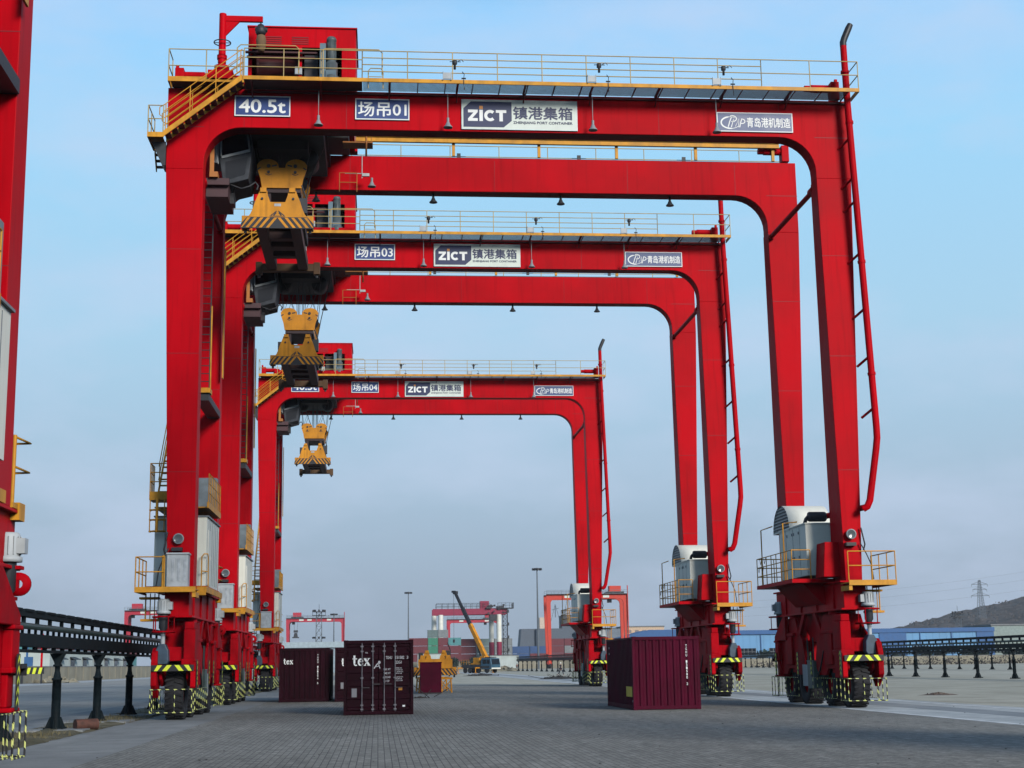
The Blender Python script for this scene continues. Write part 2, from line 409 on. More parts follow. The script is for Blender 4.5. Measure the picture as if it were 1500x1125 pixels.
tag(mb.build('wheel_track', multi_ground('tyre_darkened_concrete', (.24, .26, .28), (.15, .17, .18), (.34, .36, .37), .2, .8, 10, .2)), kind='structure')
# left strip: dirt bed, kerb, road, pale sand beyond
def dirt_strip():
    rr = random.Random(5); vs = []; fs = []; ny = 240; nx = 8
    for j in range(ny+1):
        for i in range(nx+1):
            x = -10.0+2.0*i/nx; y = 5+j*.75
            edge = i in (0, nx)
            z = .012 if edge else .02+rr.uniform(0, .06)+.03*math.sin(y*1.7+i)
            if i == nx: x += rr.uniform(-.05, .12)
            vs.append((x, y, z))
    for j in range(ny):
        for i in range(nx): a = j*(nx+1)+i; fs.append((a, a+1, a+nx+2, a+nx+1))
    tag(MB().add(vs, fs, True).build('dirt_strip', DIRT), kind='structure')
dirt_strip()
mb = MB().box(-11.7, -10.0, -60, 330, -.02, .05)
tag(mb.build('kerb', KERB), kind='structure')
sheet('road', -40, -11.7, -60, 330, .004, ASPH)
sheet('pale_verge', -47.5, -40, 20, 420, .006, PALE)

# ================================================================== GANTRY CRANE
# local frame of a crane: x across the lane (0 = centre), y along the lane away from the viewer (0 = front leg face), z up
H1, H0 = 22.47, 21.0
def girder_poly():
    W, wi, r = 12.65, 11.32, 1.35
    pts = [(-W, 19.4), (-W, H1), (W, H1), (W, 19.4), (wi, 19.4)]
    pts += [(wi-r+r*math.cos(rad(t)), H0-r+r*math.sin(rad(t))) for t in range(0, 91, 10)]
    pts += [(-wi+r+r*math.cos(rad(t)), H0-r+r*math.sin(rad(t))) for t in range(90, 181, 10)]
    pts += [(-wi, 19.4)]
    return pts
def leg_mb(sx, rear):
    o = lambda z: 12.65-(19.4-z)/(19.4-4.4)*.47
    i = lambda z: 11.32+(19.4-z)/(19.4-4.4)*(.26 if sx > 0 else -.02)
    dep = lambda z: .78+(19.4-z)/15*(.72 if sx > 0 else .12)
    mb = MB(); secs = []
    for z in (4.42, 19.4):
        y0, y1 = (7.02, 7.02+dep(z)) if rear else (0, dep(z))
        a, b = sorted((sx*i(z), sx*o(z))); secs.append((z, a, b, y0, y1))
    mb.loft(secs)
    return mb
def lamp_parts(parent, x, y, z, down=True, drop=0.0, m=None):
    """bell floodlight hanging at (x,y,z)"""
    mb = MB()
    if drop: mb.tube((x, y, z), (x, y, z-drop), .014, 6)
    zz = z-drop
    mb.tube((x, y, zz), (x, y, zz-.16), .05, 10)
    mb.lathe((x, y, zz-.16), 'z', [(.05, 0), (.07, -.04), (.10, -.12), (.165, -.19), (.17, -.22), (.12, -.21), (.001, -.20)], 16)
    o = mb.build('floodlight', m or GREYM, parent)
    return o
def round_lamp(parent, x, y, z):
    mb = MB().lathe((x, y, z), 'y', [(.001, .12), (.10, .12), (.17, .02), (.185, -.02), (.185, -.05), (.15, -.05)], 20, mi=0)
    mb.tube((x, y+.1, z), (x, y+.22, z), .03, 6, mi=0)
    o = mb.build('headlamp', GREYM, parent)
    MB().lathe((x, y, z), 'y', [(.15, -.045), (.10, -.03), (.001, -.02)], 20).build('lens', mat('lamp_lens_grey', (.10, .12, .13), .2), o)
    # bracket below
    MB().box(x-.22, x+.14, y-.12, y+.2, z-.42, z-.30).build('lamp_bracket', BLKP, parent)

def sign_board(parent, x0, x1, z0, z1, base, border_m=None, bw=.045, label=None):
    mb = MB(); mb.box(x0, x1, -.06, -.015, z0, z1, mi=0)
    if border_m:
        y = -.064; yb = -.0605
        mb.box(x0, x1, y, yb, z1-bw, z1, mi=1); mb.box(x0, x1, y, yb, z0, z0+bw, mi=1)
        mb.box(x0, x0+bw, y, yb, z0+bw, z1-bw, mi=1); mb.box(x1-bw, x1, y, yb, z0+bw, z1-bw, mi=1)
    o = mb.build('sign_board', [base, border_m or base], parent)
    if label: o['label'] = label
    return o

def add_signs(root, number):
    # load plate
    s = sign_board(root, -10.25, -8.24, 21.42, 22.20, SIGNB, WHTC, .04, 'blue sign reading 40.5t')
    mb = MB(); text_mb(mb, '40.5t', -9.25, 21.56, .50, -.066, 0, 1.66, align='CENTER', bold=.016); mb.build('lettering', WHTC, s)
    # number plate
    s = sign_board(root, -5.88, -3.90, 21.37, 22.18, SIGNB, WHTC, .04, 'blue number sign reading 场吊'+number)
    mb = MB(); text_mb(mb, '场吊'+number, -4.89, 21.50, .55, -.066, 0, 1.76, align='CENTER', bold=.010); mb.build('lettering', WHTC, s)
    # port company board
    X0, X1, Z0, Z1 = -1.98, 2.33, 21.07, 22.23
    s = sign_board(root, X0, X1, Z0, Z1, SIGNW, GALV, .02, 'white company board with navy ZiCT panel')
    p = MB(); a, b, c, d = X0+.07, X0+1.86, Z0+.09, Z1-.08
    poly = [(a, c), (b-.30, c), (b, c+.26), (b, d), (a+.28, d), (a, d-.27)]
    p.prism(poly, 'y', -.0645, -.0605); lp = p.build('logo_panel', NAVY, s)
    mb = MB()
    zb = Z0+.32
    w = .10
    # letters Z i C T drawn heavy
    y = -.068
    def poly2(pts): mb.add([(q[0], y, q[1]) for q in pts], [tuple(range(len(pts)))])
    x = a+.17; h = .44
    poly2([(x, zb+h), (x, zb+h-.11), (x+.20, zb+h-.11), (x, zb+.09), (x, zb), (x+.36, zb), (x+.36, zb+.11), (x+.16, zb+.11), (x+.36, zb+h-.09), (x+.36, zb+h)])
    x += .42
    poly2([(x, zb), (x+.13, zb), (x+.13, zb+h), (x, zb+h)])
    x += .40
    ribbon(mb, arc2(x, zb+h/2, .165, .165, 45, 315, 18), .115, y)
    x += .21
    poly2([(x, zb+h-.11), (x+.13, zb+h-.11), (x+.13, zb), (x+.26, zb), (x+.26, zb+h-.11), (x+.39, zb+h-.11), (x+.39, zb+h), (x, zb+h)])
    for f in range(len(mb.f)): mb.f[f] = mb.f[f]
    x = a+.59
    mb.add([(x, y, zb+h+.03), (x+.13, y, zb+h+.03), (x+.13, y, zb+h+.15), (x, y, zb+h+.15)], [(0, 1, 2, 3)], mi=1)
    mb.build('lettering', [WHTC, ORNG], s)
    mb = MB(); text_mb(mb, '镇港集箱', b+.06, Z0+.42, .48, -.068, 0, 2.20, bold=.012)
    text_mb(mb, 'ZHENJIANG PORT CONTAINER', b+.06, Z0+.21, .125, -.068, 0, 2.20, bold=.004); mb.build('lettering', NAVY, s)
    # maker's plate
    X0, X1, Z0, Z1 = 7.60, 10.50, 21.16, 21.92
    s = sign_board(root, X0, X1, Z0, Z1, SIGNG, WHTC, .035, "slate blue maker's plate with script logo")
    mb = MB(); y = -.067; ox, oz = X0+.12, Z0+.15
    ribbon(mb, arc2(ox+.40, oz+.20, .36, .23, 62, 330, 22), [.02]*4+[.055]*14+[.02]*5, y)
    ribbon(mb, [(ox+.30, oz+.02), (ox+.37, oz+.25), (ox+.44, oz+.42)]+arc2(ox+.46, oz+.36, .17, .12, 110, -100, 12), .035, y)
    ribbon(mb, [(ox+.42, oz+.02), (ox+.52, oz+.34), (ox+.58, oz+.05), (ox+.72, oz+.36), (ox+.70, oz+.02)], .035, y)
    ribbon(mb, [(ox+.74, oz+.02), (ox+.82, oz+.34)]+arc2(ox+.83, oz+.26, .12, .09, 100, -110, 10), .035, y)
    text_mb(mb, '青岛港机制造', ox+1.02, oz+.03, .38, y, 0, 1.66, bold=.006); mb.build('lettering', WHTC, s)

def chevrons(mb, x0, x1, z0, z1, y, n, mi=1, slope=.5, sgn=1, ax='y'):
    """slanted yellow bars across a horizontal board, mirrored about its middle"""
    W = (x1-x0); xm = (x0+x1)/2; h = z1-z0; p = W/2/n
    for s in (-1, 1):
        for k in range(n):
            a = k*p+.15*p; b = a+p*.5
            q = [(xm+s*a, z1), (xm+s*b, z1), (xm+s*min(W/2, b+slope*h*1.6), z0), (xm+s*min(W/2, a+slope*h*1.6), z0)]
            if ax == 'y': vs = [(u, y, v) for u, v in q]
            else: vs = [(y, u, v) for u, v in q]
            mb.add(vs, [(0, 1, 2, 3)], mi=mi)

def bogie(root, sx, rear):
    """two-wheel bogie under one leg corner; the rear one is the front one turned half round"""
    cx, cy = sx*11.8, 1.35
    def T(x, y): # bogie-local (u towards outside, v away from the end) -> crane local
        if rear: return (cx-sx*x, 7.9-y)
        return (cx+sx*x, y)
    def bx(mb, u0, u1, v0, v1, z0, z1, mi=None):
        a, b = T(u0, v0), T(u1, v1); mb.box(min(a[0], b[0]), max(a[0], b[0]), min(a[1], b[1]), max(a[1], b[1]), z0, z1, mi)
    # frame : two cheek plates and cross pieces
    mb = MB()
    poly = [(-.45, 1.35), (-.50, 1.75), (-.25, 2.45), (.35, 2.75), (.75, 3.28), (2.1, 3.28), (2.45, 2.75), (2.95, 2.45), (3.25, 1.75), (3.2, 1.35), (2.85, 1.12), (2.0, 1.12), (1.75, 1.35), (.95, 1.35), (.7, 1.12), (-.12, 1.12)]
    for u0, u1 in ((-.50, -.40), (.40, .50)):
        q = [T(0, v)[1] for v, z in poly]
        xs = sorted((T(u0, 0)[0], T(u1, 0)[0]))
        mb.prism([(T(0, v)[1], z) for v, z in poly], 'x', xs[0], xs[1])
    bx(mb, -.40, .40, .55, 2.2, 1.95, 3.27)
    bx(mb, -.40, .40, -.2, .55, 1.95, 2.42); bx(mb, -.40, .40, 2.2, 2.9, 1.95, 2.42)
    bx(mb, -.40, .40, 1.15, 1.55, 1.2, 1.95)
    bx(mb, -.62, .62, .6, 2.1, 2.6, 2.72)
    bx(mb, -.6, -.5, .9, 1.8, 1.5, 2.6); bx(mb, .5, .6, .9, 1.8, 1.5, 2.6)
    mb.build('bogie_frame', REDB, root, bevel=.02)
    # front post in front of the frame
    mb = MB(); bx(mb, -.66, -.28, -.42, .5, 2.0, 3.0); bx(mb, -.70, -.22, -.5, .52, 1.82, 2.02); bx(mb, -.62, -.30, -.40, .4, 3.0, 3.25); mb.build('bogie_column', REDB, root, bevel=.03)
    # mudguards
    if not rear:
        mb = MB(); xs = sorted((T(.54, 0)[0], T(.74, 0)[0]))
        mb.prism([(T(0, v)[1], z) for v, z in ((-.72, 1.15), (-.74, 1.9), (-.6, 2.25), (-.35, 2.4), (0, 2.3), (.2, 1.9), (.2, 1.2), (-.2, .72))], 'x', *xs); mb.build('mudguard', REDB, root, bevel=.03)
    else:
        mb = MB(); xs = sorted((T(.50, 0)[0], T(.66, 0)[0]))
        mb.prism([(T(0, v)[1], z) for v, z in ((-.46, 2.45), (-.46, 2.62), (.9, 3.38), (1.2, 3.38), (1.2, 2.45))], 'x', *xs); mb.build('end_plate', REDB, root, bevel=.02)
    if rear:
        mb = MB(); bx(mb, .16, .66, -.44, .05, 1.72, 2.45); bx(mb, .10, .70, -.50, .1, 2.38, 2.46); bx(mb, .12, .69, -.48, .1, 1.66, 1.76); bx(mb, .22, .60, -.40, .02, 1.10, 1.66); bx(mb, .12, .70, -.50, .1, 1.02, 1.10)
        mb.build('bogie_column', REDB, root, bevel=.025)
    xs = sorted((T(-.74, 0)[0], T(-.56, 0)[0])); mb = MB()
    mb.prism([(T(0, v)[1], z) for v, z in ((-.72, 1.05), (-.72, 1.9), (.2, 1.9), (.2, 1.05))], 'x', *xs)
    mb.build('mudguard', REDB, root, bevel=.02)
    for v in (.3, 2.4):
        c = T(0, v)
        mb = MB()
        prof = [(.40, -.22), (.44, -.29), (.60, -.31), (.74, -.30), (.81, -.24), (.825, -.12), (.825, .12), (.81, .24), (.74, .30), (.60, .31), (.44, .29), (.40, .22)]
        mb.lathe((c[0], c[1], .822), 'x', prof, 40)
        for k in range(26):     # tread lugs, alternating slant
            t0 = 2*math.pi*k/26
            for sg in (-1, 1):
                vs = []
                for du, da in ((0.02, 0), (.30, .10), (.30, .19), (0.02, .10)):
                    for R in (.815, .862):
                        t = t0+da+(.12 if sg > 0 else 0); vs.append((c[0]+sg*du, c[1]+R*math.cos(t), .842+R*math.sin(t)*.985))
                mb.add(vs, [(1, 3, 5, 7), (0, 1, 3, 2), (2, 3, 5, 4), (4, 5, 7, 6), (6, 7, 1, 0)])
        w = mb.build('wheel', BLK, root)
        mb = MB(); mb.lathe((c[0], c[1], .822), 'x', [(.001, -.16), (.14, -.17), (.16, -.10), (.36, -.08), (.41, -.2), (.41, .2), (.36, .08), (.16, .10), (.14, .17), (.001, .16)], 24)
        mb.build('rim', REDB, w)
    # hazard board over the front wheel
    a = T(0, -.80); mb = MB(); bx(mb, -.68, .72, -.80, -.76, 1.62, 1.82, 0)
    yy = T(0, -.803)[1]; chevrons(mb, T(0, 0)[0]-.62, T(0, 0)[0]+.62, 1.625, 1.815, yy, 2, 1, .5)
    bx(mb, -.68, .72, -.76, -.45, 1.74, 1.80, 0)
    mb.build('hazard_board', [BLKP, HIVIS], root)
    # wheel guard cage, bars striped black and yellow
    mb = MB(); r = .017
    v0 = -.98
    A = lambda u, v, z: (*T(u, v), z)
    for z in (.27, 1.02): mb.tube(A(-.66, v0, z), A(.70, v0, z), r, 6)
    for u in (-.66, -.10, .40, .70): mb.tube(A(u, v0, .27), A(u, v0, 1.02), r, 6)
    for u in (-.66, .70):
        for z in (.27, 1.02): mb.tube(A(u, v0, z), A(u, -.1, z), r, 6)
        mb.tube(A(u, -.1, .27), A(u, -.1, 1.02), r, 6); mb.tube(A(u, -.55, .27), A(u, -.55, 1.02), r, 6)
    # side curtains past the wheels, thinner bars
    for u in (-.70, .76):
        for z in (.32, 1.02): mb.tube(A(u, .2, z), A(u, 3.1, z), .011, 5)
        for k in range(6): mb.tube(A(u, .2+k*.58, .32), A(u, .2+k*.58, 1.02), .012, 5)
    mb.build('wheel_guard', HAZT, root)
    # upright chevron strips
    for v in ((-.20, 2.95) if rear else (-.60, 2.95)):
        for side in ((-1, 1) if rear else (-1,)):
            mb = MB(); u = -.76 if side < 0 else .72
            bx(mb, u-.02, u, v-.09, v+.09, 1.06, 1.98, 0)
            xf = T(u-.024 if side < 0 else u+.004, 0)[0]; yc = T(0, v)[1]
            for k in range(5):
                z = 1.12+k*.17
                mb.add([(xf, yc-.085, z), (xf, yc, z+.10), (xf, yc+.085, z), (xf, yc+.085, z+.07), (xf, yc, z+.17), (xf, yc-.085, z+.07)], [(0, 1, 4, 5), (1, 2, 3, 4)], mi=1)
            mb.build('hazard_strip', [BLKP, HIVIS], root)
    if not rear:       # chevron strip on the front plate
        mb = MB(); bx(mb, -.735, -.575, -.745, -.725, 1.1, 1.6, 0)
        mb.build('hazard_strip', [RED], root)
    # upright drive motor stack on the outside front corner
    c = T(.42, -.35); zc = 3.75
    mb = MB()
    mb.lathe((c[0], c[1], 0), 'z', [(.001, 4.02), (.16, 4.02), (.19, 3.98), (.20, 3.62), (.24, 3.60), (.24, 3.52), (.001, 3.52)], 18)
    for k in range(14):
        t = 2*math.pi*k/14; mb.tube((c[0]+.205*math.cos(t), c[1]+.205*math.sin(t), 3.64), (c[0]+.205*math.cos(t), c[1]+.205*math.sin(t), 3.95), .014, 4)
    mb.box(c[0]-.30 if sx > 0 else c[0]+.14, c[0]-.14 if sx > 0 else c[0]+.30, c[1]-.12, c[1]+.12, 3.66, 3.92)
    mb.build('drive_motor', LGREY, root)
    mb = MB(); mb.lathe((c[0], c[1], 0), 'z', [(.15, 3.52), (.15, 3.05), (.10, 2.98), (.10, 2.86)], 16); mb.build('motor_coupling', DGREY, root)
    if rear and sx < 0:      # eye lug with flanges above and below
        mb = MB(); xl, yl = T(.30, -.45)
        mb.box(xl-.14, xl+.30, yl-.04, yl+.04, 2.95, 3.35); mb.lathe((xl+.30, yl, 3.15), 'y', [(.07, -.05), (.20, -.05), (.20, .05), (.07, .05), (.07, -.05)], 20)
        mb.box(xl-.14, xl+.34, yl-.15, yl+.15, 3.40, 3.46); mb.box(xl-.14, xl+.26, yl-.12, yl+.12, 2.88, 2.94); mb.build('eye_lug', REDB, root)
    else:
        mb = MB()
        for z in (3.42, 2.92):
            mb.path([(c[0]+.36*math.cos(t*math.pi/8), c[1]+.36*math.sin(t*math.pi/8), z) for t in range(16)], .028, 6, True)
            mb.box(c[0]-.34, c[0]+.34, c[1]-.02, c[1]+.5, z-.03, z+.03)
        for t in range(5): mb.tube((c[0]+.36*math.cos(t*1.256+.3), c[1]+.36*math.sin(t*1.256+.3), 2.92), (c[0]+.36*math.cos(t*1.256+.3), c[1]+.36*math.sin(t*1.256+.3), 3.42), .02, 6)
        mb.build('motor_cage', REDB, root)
    mb = MB(); mb.tube((c[0], c[1], 2.92), (c[0], c[1], 2.52), .075, 12); mb.build('drive_shaft', LGREY, root)
    mb = MB(); mb.prism([(c[0]-.10, 2.52), (c[0]+.10, 2.52), (c[0]+.21, 2.30), (c[0]+.23, 1.95), (c[0]+.17, 1.84), (c[0]-.17, 1.84), (c[0]-.23, 1.95), (c[0]-.21, 2.30)], 'y', c[1]-.17, c[1]+.2)
    mb.build('gear_housing', BLUG, root, bevel=.03)
    for z in (2.06, 2.2): pass

def side_base(root, sx):
    """sill beam and its brackets on one side"""
    x0, x1 = sorted((sx*11.40, sx*12.22)); mb = MB()
    mb.box(x0, x1, -.22, 8.72, 3.46, 4.42)
    a, b = sorted((sx*11.28, sx*12.34)); mb.box(a, b, -.26, 8.76, 3.40, 3.46); mb.box(a, b, -.26, 8.76, 4.36, 4.42)
    for k in range(4):
        y = .9+k*2.1
        xi = sx*11.40; mb.box(min(xi, xi-sx*.06), max(xi, xi-sx*.06), y-.015, y+.015, 3.46, 4.36)
    mb.build('sill_beam', RED, root, bevel=.01)
    # swivel necks and sloping brackets down to the bogies
    mb = MB()
    for cy in (1.35, 7.1-.55):
        mb.lathe((sx*11.8, cy, 0), 'z', [(.50, 3.40), (.50, 3.30), (.62, 3.29), (.62, 3.27)], 20)
    xs = sorted((sx*11.62, sx*11.98))
    mb.prism([(2.2, 3.40), (5.7, 3.40), (5.2, 2.7), (4.6, 2.35), (3.3, 2.35), (2.7, 2.7)], 'x', xs[0], xs[1])
    mb.prism([(2.2, 2.2), (2.2, 2.5), (3.1, 3.4), (3.5, 3.4)], 'x', sx*11.35-.05, sx*11.35+.05)
    mb.prism([(5.7, 2.2), (5.7, 2.5), (4.8, 3.4), (4.4, 3.4)], 'x', sx*11.35-.05, sx*11.35+.05)
    for y in (3.0, 4.9): mb.box(sx*11.8-.16, sx*11.8+.16, y-.16, y+.16, 1.5, 2.7)
    mb.build('swivel_bracket', REDB, root)
    # low cabinets between the bogies, inner side
    xi = sx*11.22
    mb = MB(); mb.box(min(xi, xi+sx*.5), max(xi, xi+sx*.5), 3.35, 4.15, .62, 1.62); mb.box(min(xi, xi+sx*.5)-.01, max(xi, xi+sx*.5)+.01, 3.33, 4.17, 1.62, 1.66)
    mb.box(xi-sx*.03-.01, xi-sx*.03+.01, 3.5, 3.54, 1.05, 1.25); mb.build('cabinet', CABG, root, bevel=.01)
    mb = MB(); mb.box(min(xi+sx*.04, xi+sx*.5), max(xi+sx*.04, xi+sx*.5), 4.25, 4.95, .70, 1.50); mb.build('cabinet', LGREY, root, bevel=.01)
    mb = MB(); mb.tube((sx*11.3, 3.5, 1.66), (sx*11.3, 3.5, 2.5), .03, 6); mb.build('cable', BLKP, root); mb = MB(); mb.tube((sx*11.4, 4.6, 1.5), (sx*11.4, 4.6, 2.5), .03, 6); mb.build('cable', BLKP, root); mb = MB()
    mb.path([(sx*11.3, 2.2, 2.0), (sx*11.25, 2.6, 1.3), (sx*11.3, 3.2, 1.0), (sx*11.4, 3.4, 1.2)], .03, 6); mb.build('cable', BLKP, root)

def stair(mb_side, mb_tread, p, q, w, n, axis):
    """straight flight from p (low) to q (high); width w along axis ('x' or 'y')"""
    p, q = Vector(p), Vector(q); W = Vector((w, 0, 0)) if axis == 'x' else Vector((0, w, 0))
    d = (q-p).normalized()
    for o in (Vector((0, 0, 0)), W):
        a, b = p+o, q+o; t = Vector((.02, 0, 0)) if axis == 'x' else Vector((0, .02, 0))
        up = Vector((0, 0, .11))
        vs = [a-up-t, a+up-t, b+up-t, b-up-t, a-up+t, a+up+t, b+up+t, b-up+t]
        mb_side.add(vs, [(0, 1, 2, 3), (7, 6, 5, 4), (0, 4, 5, 1), (1, 5, 6, 2), (2, 6, 7, 3), (3, 7, 4, 0)])
    for k in range(n):
        c = p.lerp(q, (k+.5)/n)+W/2
        if axis == 'y': mb_tread.box(c.x-.11, c.x+.11, c.y-w/2+.02, c.y+w/2-.02, c.z-.06, c.z-.02)
        else: mb_tread.box(c.x-w/2+.02, c.x+w/2-.02, c.y-.11, c.y+.11, c.z-.06, c.z-.02)

def make_crane():
    root = empty('gantry_crane', (5.0, 51.53, 0))
    gp = girder_poly()
    MB().prism(gp, 'y', 0, .72).build('girder', RED, root, bevel=.015)
    MB().prism(gp, 'y', 7.02, 7.74).build('girder', RED, root, bevel=.015)
    for y in (-.004, 7.016):
        for x in (-9.9, -6.2, -.2, 5.4, 10.0): MB().box(x-.007, x+.007, y, y+.01, H0+.01, H1-.12).build('weld_seam', mat('dark_seam', (.20, .004, .01), .6), root)
    # trolley rails on the girders
    for y in (.36, 7.38):
        MB().box(-12.2, 12.2, y-.05, y+.05, H1+.002, H1+.12).build('trolley_rail', DGREY, root)
    for sx in (-1, 1):
        for rear in (False, True):
            leg_mb(sx, rear).build('leg', RED, root, bevel=.015)
            bogie(root, sx, rear)
        side_base(root, sx)
        # seam flange where leg meets girder
        mb = MB()
        for y in (-.006, 7.014):
            a, b = sorted((sx*11.33, sx*12.655)); mb.box(a, b, y, y+.02, H0-.01, H0+.012)
        mb.build('weld_seam', mat('dark_seam', (.20, .004, .01), .6), root)
        for y in (-.005, 7.015):
            for z in (8.4, 12.6, 16.4):
                w = (z-4.42)/15; MB().box(*sorted((sx*(12.18+.47*w+.004), sx*(11.58-.26*w if sx > 0 else 11.30))), y, y+.01, z-.008, z+.008).build('weld_seam', mat('dark_seam', (.20, .004, .01), .6), root)
        # tie tube between front and rear leg, near the top
        mb = MB(); mb.tube((sx*11.45, .7, 19.2), (sx*11.45, 7.3, 19.2), .10, 12)
        mb.tube((sx*11.45, .7, 19.2), (sx*11.45, 1.15, 19.2), .17, 12); mb.tube((sx*11.45, 6.8, 19.2), (sx*11.45, 7.1, 19.2), .15, 12)
        mb.build('tie_tube', RED, root)
    # end buffers on the girders
    for y in (.36, 7.4):
        for sx in (-1, 1):
            mb = MB(); X = sx*12.45
            mb.box(min(X, X-sx*.32), max(X, X-sx*.32), y-.22, y+.22, H1+.13, H1+.85)
            mb.tube((X-sx*.3, y, H1+.62), (X-sx*1.05, y, H1+.62), .15, 14); mb.tube((X-sx*1.05, y, H1+.62), (X-sx*1.30, y, H1+.62), .12, 14)
            mb.box(min(X, X-sx*.12), max(X, X-sx*.12), y-.05, y+.05, H1+.85, H1+1.02)
            mb.build('end_buffer', RED, root, bevel=.02)
    # ---------------- front walkway
    ys, ye = -1.05, -.03; zd = H1+.03
    mb = MB(); mb.box(-9.86, 12.80, ys-.04, ys, H1-.05, H1+.09); mb.box(12.76, 12.80, ys, -.1, H1-.05, H1+.09)
    mb.box(-12.55, -9.86, -.62, -.58, H1+.02, H1+.20); mb.box(-12.59, -12.55, -.62, .4, H1+.02, H1+.20)
    mb.build('walkway_edge', YEL, root)
    mb = MB(); x = -5.6
    while x < 12.4:
        mb.box(x, min(x+.98, 12.7), ys, ye, zd-.02, zd); x += 1.0
    mb.build('deck_grating', GRATE, root)
    mb = MB(); mb.box(-9.86, -5.62, ys, ye, zd-.03, zd); mb.box(-12.5, -9.9, -.58, .3, zd+.02, zd+.04); mb.build('deck_plate', mat('rusty_deck', (.05, .02, .02), .8, var=.3), root)
    mb = MB(); x = -9.6
    while x < 12.6:
        mb.box(x-.03, x+.03, ys, ye-.0, zd-.10, zd-.03)
        mb.tube((x, -.02, H1-.36), (x, ys+.45, zd-.08), .028, 6); x += 2.48
    mb.box(-9.8, 12.6, -.09, -.01, H1-.14, H1-.08)
    x = -4.6
    while x < 12.6: mb.box(x-.018, x+.018, ys, ye, zd-.07, zd-.022); x += 1.0
    mb.build('walkway_bracket', mat('dark_red_bracket', (.10, .003, .008), .6), root)
    mb = MB()
    railing(mb, [(-5.62, ys-.02, H1+.09), (9.1, ys-.02, H1+.09)], 1.05, (.26, .52, .78), .020, 1.64)
    railing(mb, [(9.1, ys-.02, H1+.09), (12.78, ys-.02, H1+.09), (12.78, -.05, H1+.09)], 1.05, (.52,), .020, 1.7)
    railing(mb, [(-9.84, ys-.02, H1+.09), (-5.62, ys-.02, H1+.09)], 1.05, (.35, .70), .020, 1.45)
    railing(mb, [(-12.57, .4, H1+.2), (-12.57, -.60, H1+.2), (-9.9, -.60, H1+.2)], 1.05, (.42,), .020, 1.5)
    # hooped gate rails
    for xa, xb, zt in ((-10.1, -7.9, 1.30), (-7.1, -4.9, 1.22)):
        mb.path([(xa, ys+.06, H1+.25), (xa, ys+.06, H1+zt-.12), (xa+.12, ys+.06, H1+zt), (xb-.12, ys+.06, H1+zt), (xb, ys+.06, H1+zt-.12), (xb, ys+.06, H1+.25)], .022, 6)
    mb.path([(-5.40, ys+.1, H1-.25), (-5.40, ys+.1, H1+.42), (-5.32, ys+.1, H1+.52), (-4.95, ys+.1, H1+.52), (-4.87, ys+.1, H1+.42), (-4.87, ys+.1, H1-.25)], .02, 6)
    for z in (0, .2): mb.tube((-5.40, ys+.1, H1+z), (-4.87, ys+.1, H1+z), .014, 6)
    mb.build('walkway_railing', mat('railing_pale_yellow', (.46, .33, .12), .5, var=.15), root)
    # small fittings on the walkway railing: floodlights and boxes
    for x in (-2.55, 2.75, 7.4):
        mb = MB(); mb.box(x-.14, x+.14, ys-.10, ys-.06, H1+.10, H1+.34); mb.box(x-.16, x-.14, ys-.11, ys-.03, H1+.06, H1+.38); mb.box(x+.14, x+.16, ys-.11, ys-.03, H1+.06, H1+.38)
        mb.build('junction_box', LGREY, root)
        mb = MB(); mb.lathe((x+.28, ys-.02, H1+.72), 'z', [(.05, .12), (.09, .10), (.09, -.02), (.045, -.06), (.045, -.22), (.001, -.22)], 10); mb.tube((x+.1, ys, H1+.8), (x+.5, ys, H1+.8), .015, 6)
        mb.path([(x+.4, ys-.05, H1+.8), (x+.52, ys-.06, H1+.86), (x+.6, ys-.05, H1+.78)], .014, 5)
        mb.build('railing_lamp', DGREY, root)
        mb = MB(); mb.path([(x+.55, ys-.05, H1+.40), (x+.62, ys-.06, H1+.30), (x+.60, ys-.06, H1+.1), (x+.62, ys-.06, H1-.3)], .014, 5); mb.tube((x+.52, ys-.05, H1+.14), (x+.68, ys-.05, H1+.14), .03, 6)
        mb.build('cable', BLKP, root)
    # pendant floodlights on both girders
    for x in (-7.2, -2.5, 2.85, 7.5):
        lamp_parts(root, x, -.42, 22.3, drop=.95)
    for x in (-7.6, -2.75, 2.6, 7.25):
        lamp_parts(root, x, 7.4, 21.0, drop=0, m=DGREY)
    # ---------------- rear walkway, festoon beam and posts
    mb = MB(); mb.box(-12.5, 12.8, 8.72, 8.76, H1-.02, H1+.14); mb.build('walkway_edge', YEL, root)
    mb = MB(); mb.box(-12.5, 12.75, 7.76, 8.72, H1, H1+.02); mb.build('deck_plate', GALV, root)
    mb = MB(); railing(mb, [(-12.5, 8.74, H1+.14), (12.78, 8.74, H1+.14)], 1.0, (.52,), .020, 2.05); mb.build('walkway_railing', mat('railing_pale_yellow', (.46, .33, .12), .5), root)
    for x in (-1.6, 3.6, 8.2):
        mb = MB(); mb.box(x-.08, x+.08, 8.66, 8.72, H1+.55, H1+.78); mb.tube((x-.3, 8.7, H1+.65), (x+.3, 8.7, H1+.65), .014, 5); mb.build('railing_lamp', DGREY, root)
    mb = MB(); mb.box(-6.0, 12.0, 7.02, 7.16, H1+.66, H1+.70); mb.box(-6.0, 12.0, 7.02, 7.16, H1+.86, H1+.90); mb.box(-6.0, 12.0, 7.07, 7.11, H1+.70, H1+.86); mb.build('festoon_beam', YEL, root)
    for x in (-1.9, 1.7, 5.0, 8.4, 11.75):
        MB().box(x-.06, x+.06, 7.17, 7.29, H1+.13, H1+.95).build('festoon_post', YEL, root)
    mb = MB(); mb.lathe((-6.3, 6.9, H1+.75), 'x', [(.001, -.3), (.14, -.28), (.16, 0), (.14, .28), (.001, .3)], 12); mb.build('festoon_trolley', BLKP, root)
